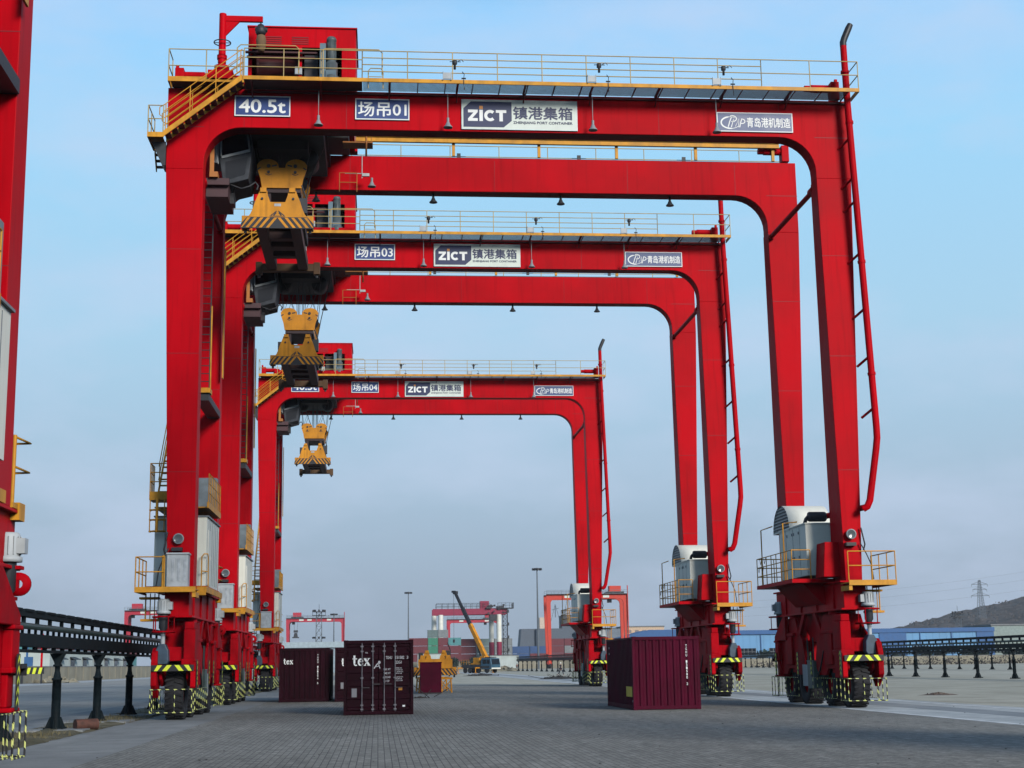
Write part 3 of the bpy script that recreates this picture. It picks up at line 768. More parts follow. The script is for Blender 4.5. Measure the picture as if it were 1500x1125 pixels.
    # ---------------- stair up the left corner to the walkway
    ms, mt = MB(), MB(); stair(ms, mt, (-12.62, -.98, 20.36), (-9.92, -.98, 22.53), .62, 12, 'y')
    ms.build('stair_stringer', YEL, root); mt.build('stair_tread', mat('rusty_deck', (.05, .02, .02), .8), root)
    mb = MB()
    for yy in (-.98, -.36):
        a, b = Vector((-12.62, yy, 20.36)), Vector((-9.92, yy, 22.53))
        for hz in (.30, .58, .84, 1.08): mb.tube(a+Vector((0, 0, hz)), b+Vector((0, 0, hz)), .018, 6)
        for t in (.02, .33, .66, .98):
            p = a.lerp(b, t); mb.tube(p, p+Vector((0, 0, 1.08)), .018, 6)
        p = a+Vector((0, 0, 1.08)); mb.path([a+Vector((0, 0, .58)), a+Vector((-.16, 0, .70)), a+Vector((-.16, 0, .98)), p], .018, 6)
    mb.build('stair_railing', YEL, root)
    mb = MB(); mb.box(-13.15, -12.60, -1.02, -.98, 20.22, 20.40); mb.box(-13.19, -13.15, -1.02, .5, 20.22, 20.40); mb.box(-13.15, -12.67, -.98, .5, 20.28, 20.31)
    mb.build('landing', YEL, root)
    mb = MB(); railing(mb, [(-12.64, -1.0, 20.4), (-13.17, -1.0, 20.4), (-13.17, .5, 20.4)], 1.0, (.5,), .020, .8); mb.build('landing_railing', mat('railing_pale_yellow', (.46, .33, .12), .5), root)
    mb = MB(); mb.prism([(-13.1, 20.22), (-12.60, 20.22), (-12.60, 19.35), (-12.72, 19.35)], 'y', -.5, -.42); mb.prism([(-13.1, 20.22), (-12.60, 20.22), (-12.60, 19.35), (-12.72, 19.35)], 'y', .2, .28); mb.build('landing_bracket', DGREY, root)
    ms, mt = MB(), MB(); stair(ms, mt, (-13.14, 1.05, 19.72), (-13.14, .55, 20.25), .46, 3, 'x'); ms.build('stair_stringer', YEL, root); mt.build('stair_tread', RUST, root)
    # ladders and landings between the left legs
    for z0, z1 in ((11.95, 20.0),):
        mb = MB(); xl = -11.32
        for x in (xl-.42, xl): mb.box(x-.02, x+.02, 3.42, 3.48, z0, z1, 0)
        mb.box(xl+.02, xl+.06, 3.40, 3.50, z0, z0+3.2, 1)
        k = z0+.3
        while k < z1: mb.tube((xl-.42, 3.45, k), (xl, 3.45, k), .02, 6, mi=0); k += .3
        mb.build('ladder', [DGREY, YEL], root)
        mb = MB(); mb.box(xl-.5, xl+.1, 2.9, 3.55, z0-.22, z0-.04); mb.build('landing', YEL, root)
        mb = MB(); mb.box(xl-.45, xl+.05, 3.0, 7.02, z0-.5, z0-.24); mb.build('landing_bracket', DGREY, root)
    # ladder rail on the rear-left leg and its front rail
    mb = MB(); mb.box(-11.20, -11.16, 6.6, 6.9, 13.0, 18.3); mb.build('ladder_rail', YEL, root)
    # ---------------- electrical house on the left sill
    mb = MB(); X0, X1, Y0, Y1, Z0, Z1 = -12.88, -11.06, 1.55, 5.5, 4.55, 6.98
    mb.box(X0, X1, Y0, Y1, Z0, Z1)
    for k in range(1, 5):
        xx = X0+(X1-X0)*k/5; mb.box(xx-.012, xx+.012, Y0-.012, Y0, Z0+.1, Z1-.1, 1)
    for k in range(1, 7):
        yy = Y0+(Y1-Y0)*k/7; mb.box(X1, X1+.010, yy-.012, yy+.012, Z0+.1, Z1-.1, 1)
    mb.box(X0-.04, X1+.06, Y0-.04, Y1+.04, Z1, Z1+.05, 1)
    eh = mb.build('electrical_house', [WHT, GREY], root)
    mb = MB(); mb.box(X1+.002, X1+.03, Y0+.35, Y0+1.1, Z0+.05, Z0+2.0); mb.box(X1+.03, X1+.05, Y0+1.0, Y0+1.04, Z0+.95, Z0+1.12); mb.build('door', WHT, eh)
    # platform below and around it
    mb = MB(); mb.box(-13.1, -11.0, 1.3, 5.6, 4.42+.003, 4.54); mb.box(-11.02, -10.96, 1.0, 6.2, 4.30, 4.50, 1)
    mb.box(-11.3, -10.98, .98, 1.02, 4.2, 4.5, 1); mb.build('house_platform', [RED, YEL], root)
    mb = MB(); mb.path([(-11.18, 1.25, 4.52), (-11.18, 1.25, 5.55), (-11.10, 1.25, 5.65), (-10.98, 1.3, 5.65), (-10.98, 1.5, 5.55), (-10.98, 1.6, 4.52)], .022, 6); mb.tube((-11.18, 1.25, 5.05), (-10.98, 1.55, 5.05), .02, 6); mb.build('platform_railing', YEL, root)
    # upper platform and rail over the house, air conditioner
    mb = MB(); mb.box(-11.05, -10.99, 1.3, 5.4, 7.28, 7.50); mb.box(-12.9, -11.05, 1.45, 5.45, 7.30, 7.34); mb.build('house_roof_platform', YEL, root)
    mb = MB(); railing(mb, [(-11.02, 1.5, 7.5), (-11.02, 5.35, 7.5)], 1.02, (.34, .68), .018, .55); mb.build('platform_railing', YEL, root)
    mb = MB(); mb.box(-11.9, -11.2, 5.7, 6.2, 7.36, 8.9); mb.build('air_conditioner', GREY, root, bevel=.02)
    # left cage platform
    mb = MB(); mb.box(-13.05, -12.4, 1.15, 2.1, 7.55, 7.85); mb.build('landing', YEL, root)
    mb = MB(); railing(mb, [(-12.4, 1.17, 7.85), (-13.03, 1.17, 7.85), (-13.03, 2.1, 7.85)], 1.0, (.35, .68), .020, .35)
    mb.build('landing_railing', YEL, root)
    mb = MB()
    for z in (6.45, 6.85, 7.2): mb.path([(-12.45+0, 1.2, z), (-12.55, 1.02, z), (-12.85, 1.02, z), (-13.03, 1.2, z), (-13.03, 1.5, z)], .022, 6); mb.box(-13.03, -12.45, 1.19, 1.21, z-.03, z+.03)
    for x in (-13.0, -12.75, -12.5): mb.tube((x, 1.1, 6.4), (x, 1.1, 7.6), .02, 6)
    mb.tube((-12.75, 1.05, 6.4), (-12.75, 1.05, 7.6), .05, 6)
    mb.build('ladder_cage', YEL, root)
    ms, mt = MB(), MB(); stair(ms, mt, (-12.85, 1.9, 7.85), (-12.85, 5.6, 11.9), .4, 16, 'x'); ms.build('stair_stringer', YEL, root); mt.build('stair_tread', YEL, root)
    mb = MB()
    for xx in (-12.85,):
        for hz in (.5, 1.0): mb.tube((xx, 1.9, 7.85+hz), (xx, 5.6, 11.9+hz), .018, 6)
    mb.build('stair_railing', YEL, root)
    # ---------------- lower front platforms
    for sx in (-1, 1):
        xa, xb = (-13.12, -11.10) if sx < 0 else (11.38, 13.10)
        mb = MB(); mb.box(xa, xb, -.98, -.94, 4.22, 4.40); mb.box(xa, xb, -.94, -.02, 4.30, 4.33)
        if sx > 0: mb.box(xb-.04, xb, -.94, 1.6, 4.22, 4.40); mb.box(12.3, xb-.04, -.02, 1.6, 4.30, 4.33)
        else: mb.box(xa, xa+.04, -.94, 1.3, 4.22, 4.40); mb.box(xa+.04, -12.25, -.02, 1.3, 4.30, 4.33)
        mb.box(xa if sx > 0 else xb-.12, xa+.12 if sx > 0 else xb, -.94, -.02, 4.05, 4.22)
        mb.build('platform', YEL, root)
        mb = MB()
        if sx > 0: railing(mb, [(xa, -.96, 4.4), (xb-.02, -.96, 4.4), (xb-.02, 1.6, 4.4)], 1.0, (.5,), .022, .75)
        else: railing(mb, [(-12.15, -.96, 4.4), (xa+.02, -.96, 4.4), (xa+.02, 1.3, 4.4)], 1.0, (.5,), .022, .8)
        if sx < 0: mb.tube((-12.2, -.9, 4.4), (-12.2, -.9, 5.45), .05, 6)
        mb.build('platform_railing', YEL, root)
        # hung ladder below the platform, outer side
        mb = MB(); xo = sx*12.75
        for dx in (-.22, .22): mb.tube((xo+dx, .6, 3.35), (xo+dx, .6, 4.25), .025, 6)
        for dx in (-.05, .1): mb.tube((xo+dx, .5, 3.35), (xo+dx, .5, 4.25), .018, 6)
        mb.box(xo-.35, xo+.3, .35, .75, 3.30, 3.38); mb.box(xo-.40, xo+.25, .3, .8, 4.05, 4.12); mb.build('hung_ladder', YEL, root)
        round_lamp(root, sx*11.82, -.13, 6.07)
        mb = MB(); mb.path([(sx*12.15, -.1, 5.75), (sx*12.3, -.2, 5.4), (sx*12.45, -.25, 5.0), (sx*12.5, -.3, 4.45)], .022, 6); mb.build('cable', BLKP, root); mb = MB(); mb.path([(sx*12.2, -.1, 6.3), (sx*12.3, -.15, 5.7), (sx*12.25, -.1, 5.5)], .03, 6); mb.build('cable', BLKP, root)
    mb = MB(); mb.box(-11.75, -11.25, 8.35, 8.75, 4.25, 4.55); mb.box(-11.75, -11.28, 8.0, 8.35, 4.43, 4.52); mb.build('platform', YEL, root)
    mb = MB(); mb.path([(-11.42, 8.5, 4.5), (-11.42, 8.5, 5.75)], .035, 6)
    for z in (5.2, 5.72): mb.path([(-11.42, 8.5, z), (-11.22, 8.8, z-.08), (-11.5, 8.7, z-.1)], .022, 6)
    mb.build('platform_railing', YEL, root)
    # transformer box on the left platform
    mb = MB(); mb.box(-12.12, -11.42, -.62, -.06, 4.42, 5.50, 0); mb.box(-12.15, -11.39, -.66, -.04, 5.50, 5.56, 0); mb.box(-12.1, -11.44, -.60, -.08, 4.34, 4.42, 1)
    for k in range(3): mb.box(-11.92+.2*k-.05, -11.92+.2*k+.05, -.632, -.62, 4.6, 5.35, 2)
    mb.build('transformer_box', [LGREY, BLKP, GALV], root, bevel=.01)
    # ---------------- engine house on the right sill
    mb = MB(); X0, X1, Y0, Y1, Z0, Z1 = 10.68, 12.1, 1.62, 5.2, 4.72, 6.60
    mb.box(X0, X1, Y0, Y1, Z0, Z1, 0)
    for yy in (2.45, 3.35, 4.3): mb.box(X0-.008, X0, yy-.012, yy+.012, Z0+.05, Z1-.05, 1)
    for yy in (2.55, 3.2, 3.45, 4.1): mb.box(X0-.025, X0-.004, yy-.03, yy+.03, 5.4, 5.5, 1); mb.box(X0-.025, X0-.004, yy-.03, yy+.03, 6.3, 6.4, 1)
    mb.box(X0-.03, X1+.02, Y0-.03, Y1+.03, Z1, Z1+.05, 0)
    mb.build('engine_house', [WHT, GREY], root, bevel=.01)
    # barrel hood with louvred half-round end
    mb = MB(); yc, R = 4.85, 1.15; n = 18
    arc = [(yc+R*math.cos(math.pi*k/n), 6.62+.98*math.sin(math.pi*k/n)) for k in range(n+1)]
    x0, x1 = 10.66, 12.3
    vs = [(x0, y, z) for y, z in arc]+[(x1, y, z) for y, z in arc]
    mb.add(vs, [(k, k+1, n+2+k, n+1+k) for k in range(n)], True, 0)
    mb.add([(x1, y, z) for y, z in arc], [tuple(range(n+1))], mi=0); mb.add([(x0+.05, y, z) for y, z in arc], [tuple(range(n+1))[::-1]], mi=1)
    mb.box(x0, x1, yc-R, yc+R, 6.56, 6.62, 0)
    hood = mb.build('radiator_hood', [WHT, GREY], root)
    for k in range(1, 8):
        z = 6.62+k*.122; hw = R*math.sqrt(max(0, 1-((z-6.62)/.98)**2))*.97
        MB().cbox((x0+.02, yc, z), (.05, hw*2, .035)).build('louvre', LGREY, hood)
    mb = MB(); mb.lathe((0, 2.3, 6.93), 'x', [(.001, 11.0), (.16, 11.0), (.19, 11.05), (.19, 11.62), (.16, 11.68), (.001, 11.68)], 18); mb.path([(10.9, 2.5, 6.62), (10.92, 2.3, 6.85), (11.0, 2.3, 6.93)], .07, 8); mb.build('muffler', DGREY, root)
    mb = MB(); mb.tube((11.68, 2.3, 6.95), (12.0, 2.0, 7.0), .11, 12); mb.tube((12.0, 2.0, 7.0), (12.38, -.35, 7.02), .11, 12); mb.build('muffler_pipe', RED, root)
    mb = MB(); mb.loft([(4.6, 10.95, 11.7, .55, 1.55), (5.85, 11.05, 11.7, .55, 1.55)]); mb.build('fuel_tank', RED, root, bevel=.02)
    mb = MB(); mb.box(10.0, 12.3, 1.3, 6.4, 4.44, 4.58); mb.prism([(10.6, 4.44), (12.0, 4.44), (12.0, 3.7), (11.3, 3.7)], 'y', 2.0, 5.6); mb.build('engine_platform', RED, root)
    mb = MB(); railing(mb, [(10.72, 1.35, 4.58), (10.03, 1.35, 4.58), (10.03, 6.35, 4.58), (11.4, 6.35, 4.58)], 1.05, (.35, .70), .020, .75)
    mb.path([(10.05, 2.4, 4.58), (10.05, 2.4, 6.7), (10.6, 2.4, 6.75)], .03, 6); mb.path([(10.05, 5.6, 4.58), (10.05, 5.6, 6.72), (10.05, 3.9, 6.72)], .025, 6)
    mb.build('platform_railing', YEL, root)
    mb = MB()
    for k in range(4):
        y0 = 5.0+.3*k
        mb.path([(10.02, y0, 5.6-.3*(k % 2)), (10.02, y0+.15, 5.38-.3*(k % 2)), (10.02, y0+.3, 5.6-.3*(k % 2))], .010, 4)
    mb.build('safety_chain', BLKP, root)
    # ---------------- exhaust pipe up the right front leg
    mb = MB()
    px = [(12.25, -.35, 6.95), (12.38, -.42, 7.02), (12.48, -.45, 7.25), (12.82, -.45, 9.1), (12.88, -.45, 9.5), (12.88, -.45, 9.9), (12.52, -.45, 22.6), (12.50, -.45, 24.5)]
    mb.path(px, .125, 14); mb.tube((12.83, -.45, 11.8), (12.82, -.45, 11.9), .15, 12); mb.tube((12.71, -.45, 16), (12.70, -.45, 16.1), .15, 12); mb.tube((12.56, -.45, 21.4), (12.56, -.45, 21.5), .15, 12); mb.tube((12.5, -.45, 23.4), (12.5, -.45, 23.5), .16, 12)
    mb.build('exhaust_pipe', RED, root)
    mb = MB(); mb.path([(12.50, -.45, 24.5), (12.50, -.45, 24.65), (12.56, -.45, 24.82), (12.74, -.45, 25.22), (12.82, -.45, 25.38)], [.126, .127, .128, .128, .11], 14); mb.build('exhaust_tip', BLKP, root)
    for z in (20.85, 19.3, 18.4, 16.4, 14.3, 12.5, 10.6):
        xx = 12.88-(z-9.9)/12.7*.36; MB().tube((xx-.35, .0, z-.3), (xx-.02, -.42, z), .05, 8).build('pipe_bracket', RED, root)
    # ---------------- davit on the left of the girder
    mb = MB(); x = -10.72; y = -.25
    mb.tube((x, y, H1+.1), (x, y, 25.27), .13, 14); mb.tube((x, y, 23.5), (x, y, 23.65), .18, 14); mb.tube((x, y, 23.35), (x, y, 23.5), .15, 14); mb.tube((x, y, H1+.1), (x, y, H1+.75), .28, 10)
    mb.box(x-.45, x+.45, y-.45, y+.45, H1+.13, H1+.45); mb.box(x, x+1.45, y-.06, y+.06, 24.98, 25.20)
    mb.prism([(x+.1, 24.4), (x+.1, 24.98), (x+.62, 24.98)], 'y', y-.04, y+.04)
    mb.build('davit', RED, root, bevel=.01)
    mb = MB(); mb.path([(x+.3*math.cos(t*math.pi/10), y+.3*math.sin(t*math.pi/10), 24.15) for t in range(20)], .022, 6, True)
    for t in (0, math.pi/2, math.pi): mb.tube((x, y, 24.15), (x+.3*math.cos(t), y+.3*math.sin(t), 24.15), .015, 6)
    mb.build('davit_handwheel', BLKP, root)
    # brown boarding bracket on the left leg under the cab
    mb = MB(); mb.box(-11.35, -10.55, 1.2, 3.4, 18.75, 19.35); mb.box(-11.35, -10.5, 1.0, 1.2, 19.15, 19.4); mb.build('boarding_platform', mat('dark_brown_paint', (.06, .025, .03), .6), root)
    mb = MB(); mb.box(-11.2, -11.05, .9, 1.0, 19.4, 20.9); mb.box(-11.2, -10.9, .85, 1.3, 19.4, 19.6); mb.build('boarding_gate', mat('orange_paint', (.45, .16, .03), .6), root)
    # festoon light arm on the rear girder
    mb = MB(); mb.tube((-6.4, 6.4, 21.5), (-5.6, 6.4, 21.5), .02, 6); mb.tube((-5.7, 6.4, 22.3), (-5.7, 6.4, 21.3), .02, 6); mb.box(-5.7, -5.4, 6.35, 6.45, 21.38, 21.5); mb.build('lamp_arm', LGREY, root)
    lamp_parts(root, -5.3, 6.35, 21.3)
    return root

def make_trolley():
    """crab running on the girders, built in crane-local coordinates"""
    r = empty('crane_trolley', (5.0, 51.53, 22.6))
    Z = -22.6
    def B(mb, x0, x1, y0, y1, z0, z1, mi=None): mb.box(x0, x1, y0, y1, z0+Z, z1+Z, mi)
    mb = MB(); B(mb, -11.5, -5.9, .12, .60, 22.72, 23.05); B(mb, -11.5, -5.9, 7.14, 7.62, 22.72, 23.05)
    for x in (-11.4, -9.4, -7.6, -6.2): B(mb, x-.2, x+.2, .60, 7.14, 22.62, 23.05)
    B(mb, -11.3, -6.0, .62, 7.1, 23.05, 23.10)
    mb.build('trolley_frame', RED, r)
    mb = MB()
    for x in (-11.0, -6.4):
        for y in (.36, 7.38): mb.lathe((x, y, 22.60+.24+Z-.0), 'y', [(.001, -.1), (.24, -.1), (.24, .1), (.001, .1)], 16)
    mb.build('trolley_wheel', DGREY, r)
    # machinery hung below the frame
    mb = MB(); B(mb, -11.0, -7.0, .95, 6.85, 21.9, 22.6); B(mb, -10.6, -7.1, 1.4, 6.4, 21.35, 21.9); B(mb, -9.6, -7.7, 2.2, 5.6, 21.0, 21.35); B(mb, -7.0, -6.2, 3.6, 5.6, 22.0, 22.6)
    for x in (-9.55, -7.75):
        mb.lathe((x, 3.8, 21.05+Z), 'y', [(.001, -.5), (.36, -.5), (.40, -.45), (.40, .45), (.36, .5), (.001, .5)], 18)
    mb.build('hoist_frame', mat('hoist_black_steel', (.008, .008, .011), .7, var=.3), r)  # one even near-black for all the machinery hung below
    # machinery house with open lower-left front
    mb = MB(); x0, x1, y0, y1, z0, z1 = -9.86, -5.88, .62, 4.2, 23.11, 25.18
    B(mb, x0, x1, y0, y0+.04, 24.42, z1); B(mb, -6.40, x1, y0, y0+.04, 22.85, 24.42)
    B(mb, x0, x0+.04, y0+.04, y1, z0, z1); B(mb, x1-.04, x1, y0+.04, y1, z0, z1); B(mb, x0+.04, x1-.04, y1-.04, y1, z0, z1)
    B(mb, x0-.05, x1+.05, y0-.05, y1+.05, z1, z1+.05)
    B(mb, -9.86, -9.72, y0-.03, y0, 23.1, 24.42); B(mb, -8.0, -7.88, y0-.0, y0+.1, 23.1, 24.42)
    h = mb.build('machinery_house', RED, r)
    for xx in (-9.3, -8.3):
        for k in range(4):
            MB().cbox((xx+.35, y0-.012, 24.55+Z+k*.085), (.62, .02, .03)).build('louvre', mat('dark_seam', (.20, .004, .01), .6), h)
    mb = MB(); mb.lathe((0, 1.3, 23.85+Z), 'x', [(.001, -9.6), (.42, -9.6), (.42, -9.5), (.34, -9.48), (.34, -8.1), (.42, -8.08), (.42, -8.0), (.001, -8.0)], 20); mb.build('rope_drum', mat('shaded_drum_red', (.05, .004, .006), .6), h)  # drum red darkened to stand for the shade inside the open house
    mb = MB(); B(mb, -9.7, -7.7, .9, 1.7, 23.11, 23.3); B(mb, -7.8, -7.3, .95, 1.7, 23.2, 24.25); mb.build('gearbox', DGREY, h)
    mb = MB(); B(mb, -9.95, -7.3, .42, .55, 24.10, 24.16); mb.tube((-9.9, .5, 23.95+Z), (-7.4, .5, 23.95+Z), .05, 8); mb.build('drum_guard', mat('shaded_drum_red', (.05, .004, .006)), h)
    # upright grey hoist motor and blue-grey brake box
    mb = MB(); mb.lathe((-6.78, .38, Z), 'z', [(.001, 24.72), (.15, 24.72), (.19, 24.64), (.19, 24.57), (.16, 24.54), (.16, 23.75), (.23, 23.70), (.23, 23.2), (.28, 23.16), (.28, 22.95)], 20)
    for k in range(16):
        t = 2*math.pi*k/16; mb.tube((-6.78+.165*math.cos(t), .38+.165*math.sin(t), 23.8+Z), (-6.78+.165*math.cos(t), .38+.165*math.sin(t), 24.5+Z), .013, 4)
    mb.build('hoist_motor', mat('dark_motor_grey', (.075, .095, .10), .5, var=.25, scale=4), r)
    mb = MB(); B(mb, -7.2, -6.98, .2, .6, 23.05, 24.42); B(mb, -6.98, -6.6, .15, .62, 23.05, 23.35); mb.build('brake_box', mat('pale_blue_grey', (.10, .16, .20), .5), r)
    mb = MB(); B(mb, -8.08, -7.82, -.35, -.2, 22.95, 23.25); mb.build('small_white_box', LGREY, r, bevel=.02)
    # operator's cab hanging at the left, leaning front glass
    mb = MB(); pr = [(-10.92, 22.1), (-9.9, 22.1), (-9.72, 20.7), (-9.85, 19.55), (-10.75, 19.30), (-10.92, 20.3)]
    mb.prism([(x, z+Z) for x, z in pr], 'y', 1.5, 3.6); cab = mb.build('operator_cab', mat('cab_grey', (.045, .05, .06), .6, var=.25, scale=3, spec=.2), r, bevel=.02)
    mb = MB(); q = [(-10.82, 21.9), (-10.0, 21.9), (-9.84, 20.72), (-10.82, 20.42)]; mb.prism([(x, z+Z) for x, z in q], 'y', 1.485, 1.499); mb.build('window', GLASS, cab)
    mb = MB(); mb.prism([(x, z+Z) for x, z in ((-10.84, 20.42), (-9.8, 20.70), (-9.8, 20.6), (-10.84, 20.32))], 'y', 1.45, 1.5); mb.tube((-10.86, 1.46, 20.4+Z), (-10.86, 1.46, 22+Z), .03, 6); mb.tube((-9.82, 1.46, 20.7+Z), (-9.98, 1.46, 22+Z), .03, 6); mb.build('window_frame', LGREY, cab)
    mb = MB(); q = [(-10.70, 20.2), (-9.88, 20.4), (-9.98, 19.72), (-10.66, 19.5)]; mb.prism([(x, z+Z) for x, z in q], 'y', 1.485, 1.499); mb.build('window', mat('tinted_lower_glass', (.018, .020, .026), .45, spec=.2), cab)
    mb = MB(); B(mb, -11.28, -10.94, 1.6, 2.6, 20.2, 21.9); mb.path([(-11.1, 1.5, 21.6+Z), (-10.98, 1.45, 21.2+Z), (-11.05, 1.45, 20.6+Z), (-10.95, 1.45, 20.1+Z)], .02, 5); mb.build('air_conditioner', LGREY, cab, bevel=.02)
    mb = MB(); mb.path([(-10.5, 1.6, 19.35+Z), (-10.1, 1.6, 19.2+Z), (-9.8, 1.6, 19.3+Z), (-9.6, 1.7, 19.5+Z), (-9.5, 1.7, 19.35+Z), (-9.55, 1.7, 19.2+Z)], .035, 6); mb.build('cable', BLKP, cab)
    mb = MB(); B(mb, -10.85, -10.4, 2.0, 2.6, 18.75, 19.15); mb.tube((-10.4, 2.1, 18.75+Z), (-10.4, 2.1, 19.5+Z), .02, 5); mb.build('cab_lamp', BLKP, cab)
    # access rails on the right of the crab
    mb = MB()
    railing(mb, [(-6.6, 5.9, 20.55+Z), (-5.9, 5.9, 20.55+Z)], .8, (.4,), .018, .7)
    railing(mb, [(-5.9, 3.0, 21.6+Z), (-5.3, 3.0, 21.6+Z)], .9, (.45,), .018, .6); B(mb, -6.4, -5.25, 2.9, 3.6, 21.55, 21.6); mb.tube((-5.5, 2.9, 21.0+Z), (-5.5, 2.9, 22.4+Z), .04, 6)
    mb.build('access_railing', mat('orange_paint', (.45, .16, .03), .6), r)
    return r

def sprd_hazard(mb, w, z0, z1, y, mi_b, mi_y):
    """hazard end board: black field with mirrored slanting yellow bars, trapezium outline"""
    P = [(-w, z0), (-w+.02, z0+.18), (-w*.82, z1), (w*.82, z1), (w-.02, z0+.18), (w, z0)]
    mb.prism(P, 'y', y, y+.05, mi=mi_b)
    n = 5
    for s in (-1, 1):
        for k in range(n):
            a = k*.235+(.0 if k == 0 else .02)
            q = [(a, z1-.02), (a+.11, z1-.02), (a+.11+.30, z0+.02), (a+.30, z0+.02)]
            lim = lambda u, v: min(u, w*.84+(w*.15)*(z1-v)/(z1-z0))
            q = [(s*lim(u, v), v) for u, v in q]
            mb.add([(u, y-.004, v) for u, v in q], [(0, 1, 2, 3)], mi=mi_y)
def make_spreader(hang=True):
    """origin at the bottom centre of the frame; long axis along y"""
    r = empty('container_spreader')
    # telescopic frame
    mb = MB()
    for x in (-.62, .62): mb.box(x-.19, x+.19, -2.9, 2.9, .16, .56)
    for x in (-.62, .62): mb.box(x-.15, x+.15, -3.2, -2.9, .2, .52); mb.box(x-.15, x+.15, 2.9, 3.2, .2, .52)
    mb.box(-.43, .43, -1.4, -1.0, .2, .55); mb.box(-.43, .43, 1.0, 1.4, .2, .55); mb.box(-.43, .43, -.3, .3, .2, .55)
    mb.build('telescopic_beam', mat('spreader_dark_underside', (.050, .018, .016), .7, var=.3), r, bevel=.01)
    for s in (-1, 1):
        mb = MB(); y0 = s*3.12
        mb.box(-1.24, 1.24, y0-.16, y0+.16, .12, .44, 0)
        for x in (-1.16, 1.16): mb.box(x-.13, x+.13, y0-.17, y0+.17, 0, .5, 0); mb.tube((x, y0, -.12), (x, y0, 0), .06, 8, mi=1)
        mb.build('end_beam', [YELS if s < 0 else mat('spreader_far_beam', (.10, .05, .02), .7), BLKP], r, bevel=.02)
    # near end hazard board and rising end plate
    mb = MB(); sprd_hazard(mb, 1.32, .0, .42, -3.40, 0, 1); mb.build('hazard_board', [BLKP, YELS], r)
    mb = MB()
    P = [(-1.08, .42), (1.08, .42), (.98, .54), (.88, .78), (.82, .99), (.68, 1.34), (.66, 1.42), (.38, 1.42), (.36, 1.26), (.27, 1.00), (-.27, 1.00), (-.36, 1.26), (-.38, 1.42), (-.66, 1.42), (-.68, 1.34), (-.82, .99), (-.88, .78), (-.98, .54)]
    mb.prism(P, 'y', -3.36, -3.28)
    for s in (-1, 1): mb.box(s*.52-.11, s*.52+.11, -3.42, -3.36, 1.36, 1.52); mb.tube((s*.56, -3.40, 1.12), (s*.56, -3.36, 1.12), .045, 10, mi=1)
    mb.box(-.12, .12, -3.366, -3.36, .84, .94, mi=2)
    for s in (-1, 1): ribbon(mb, [(s*.24, .49), (s*.16, .55), (s*.03, .66)], .035, -3.364, 1); ribbon(mb, [(s*.14, .49), (s*.05, .60)], .05, -3.364, 1)
    ribbon(mb, [(-.28, .465), (.28, .465)], .025, -3.364, 1)
    mb.build('end_plate', [YELS, BLKP, LGREY], r)
    mb = MB(); mb.box(-.84, -.50, -3.27, -1.6, .45, .95); mb.box(.50, .84, -3.27, -1.6, .45, .95); mb.box(-.9, .9, -1.6, .9, .56, .98); mb.build('spreader_body', mat('greasy_dark_steel', (.022, .012, .012), .7, var=.3), r, bevel=.02)
    mb = MB(); mb.box(-1.0, -.72, -2.2, -1.8, .93, 1.4); mb.build('hydraulic_box', DGREY, r); mb = MB(); mb.box(.70, 1.0, -2.3, -1.9, .93, 1.5); mb.path([(.8, -2.3, 2.0), (.98, -2.2, 1.5), (.9, -2.1, 1.1)], .03, 6); mb.build('hydraulic_box', DGREY, r)
    if hang:
        # head block with two pairs of sheaves
        zb = 2.2
        H = [(-.74, zb), (.74, zb), (.80, zb+.35), (.92, zb+.72), (.94, zb+.90)]+[(.53+.40*math.cos(rad(t)), zb+.86+.28*math.sin(rad(t))) for t in range(15, 166, 15)]+[(.12, zb+.80), (-.12, zb+.80)]+[(-.53+.40*math.cos(rad(t)), zb+.86+.28*math.sin(rad(t))) for t in range(15, 166, 15)]+[(-.94, zb+.90), (-.92, zb+.72), (-.80, zb+.35)]
        mb = MB()
        mb.prism(H, 'y', -1.35, -1.28); mb.prism(H, 'y', 1.28, 1.35)
        mb.box(-.70, .70, -1.28, 1.28, zb, zb+.60)
        mb.mi = 1
        for s in (-1, 1):
            mb.tube((s*.50, -1.39, zb+.86), (s*.50, -1.35, zb+.86), .07, 12); mb.tube((s*.50, -1.39, zb+.62), (s*.50, -1.35, zb+.62), .055, 12)
            ribbon(mb, [(s*.80, zb+.80), (s*.92, zb+.72)], .05, -1.354, 1); ribbon(mb, [(s*.20, zb+.90), (s*.38, zb+.86)], .06, -1.354, 1); ribbon(mb, [(s*.38, zb+.55), (s*.50, zb+.50), (s*.62, zb+.55)], .03, -1.354, 1)
        mb.mi = 0; hb = mb.build('head_block', [YELS, BLKP], r)
        mb = MB()
        for s in (-1, 1):
            for y in (-.7, .7): mb.lathe((s*.50, y, zb+.84), 'y', [(.001, -.10), (.36, -.10), (.32, -.03), (.32, .03), (.36, .10), (.001, .10)], 20)
        mb.build('sheave', DGREY, hb)
        mb = MB(); mb.box(-.7, .7, -1.28, 1.28, zb-.16, zb)
        for s in (-1, 1):
            for y in (-1.1, 1.1): mb.box(s*.5-.09, s*.5+.09, y-.12, y+.12, .98, zb-.16)
        mb.build('twistlock', mat('dark_brown_steel', (.03, .012, .015), .6), hb)
    return r
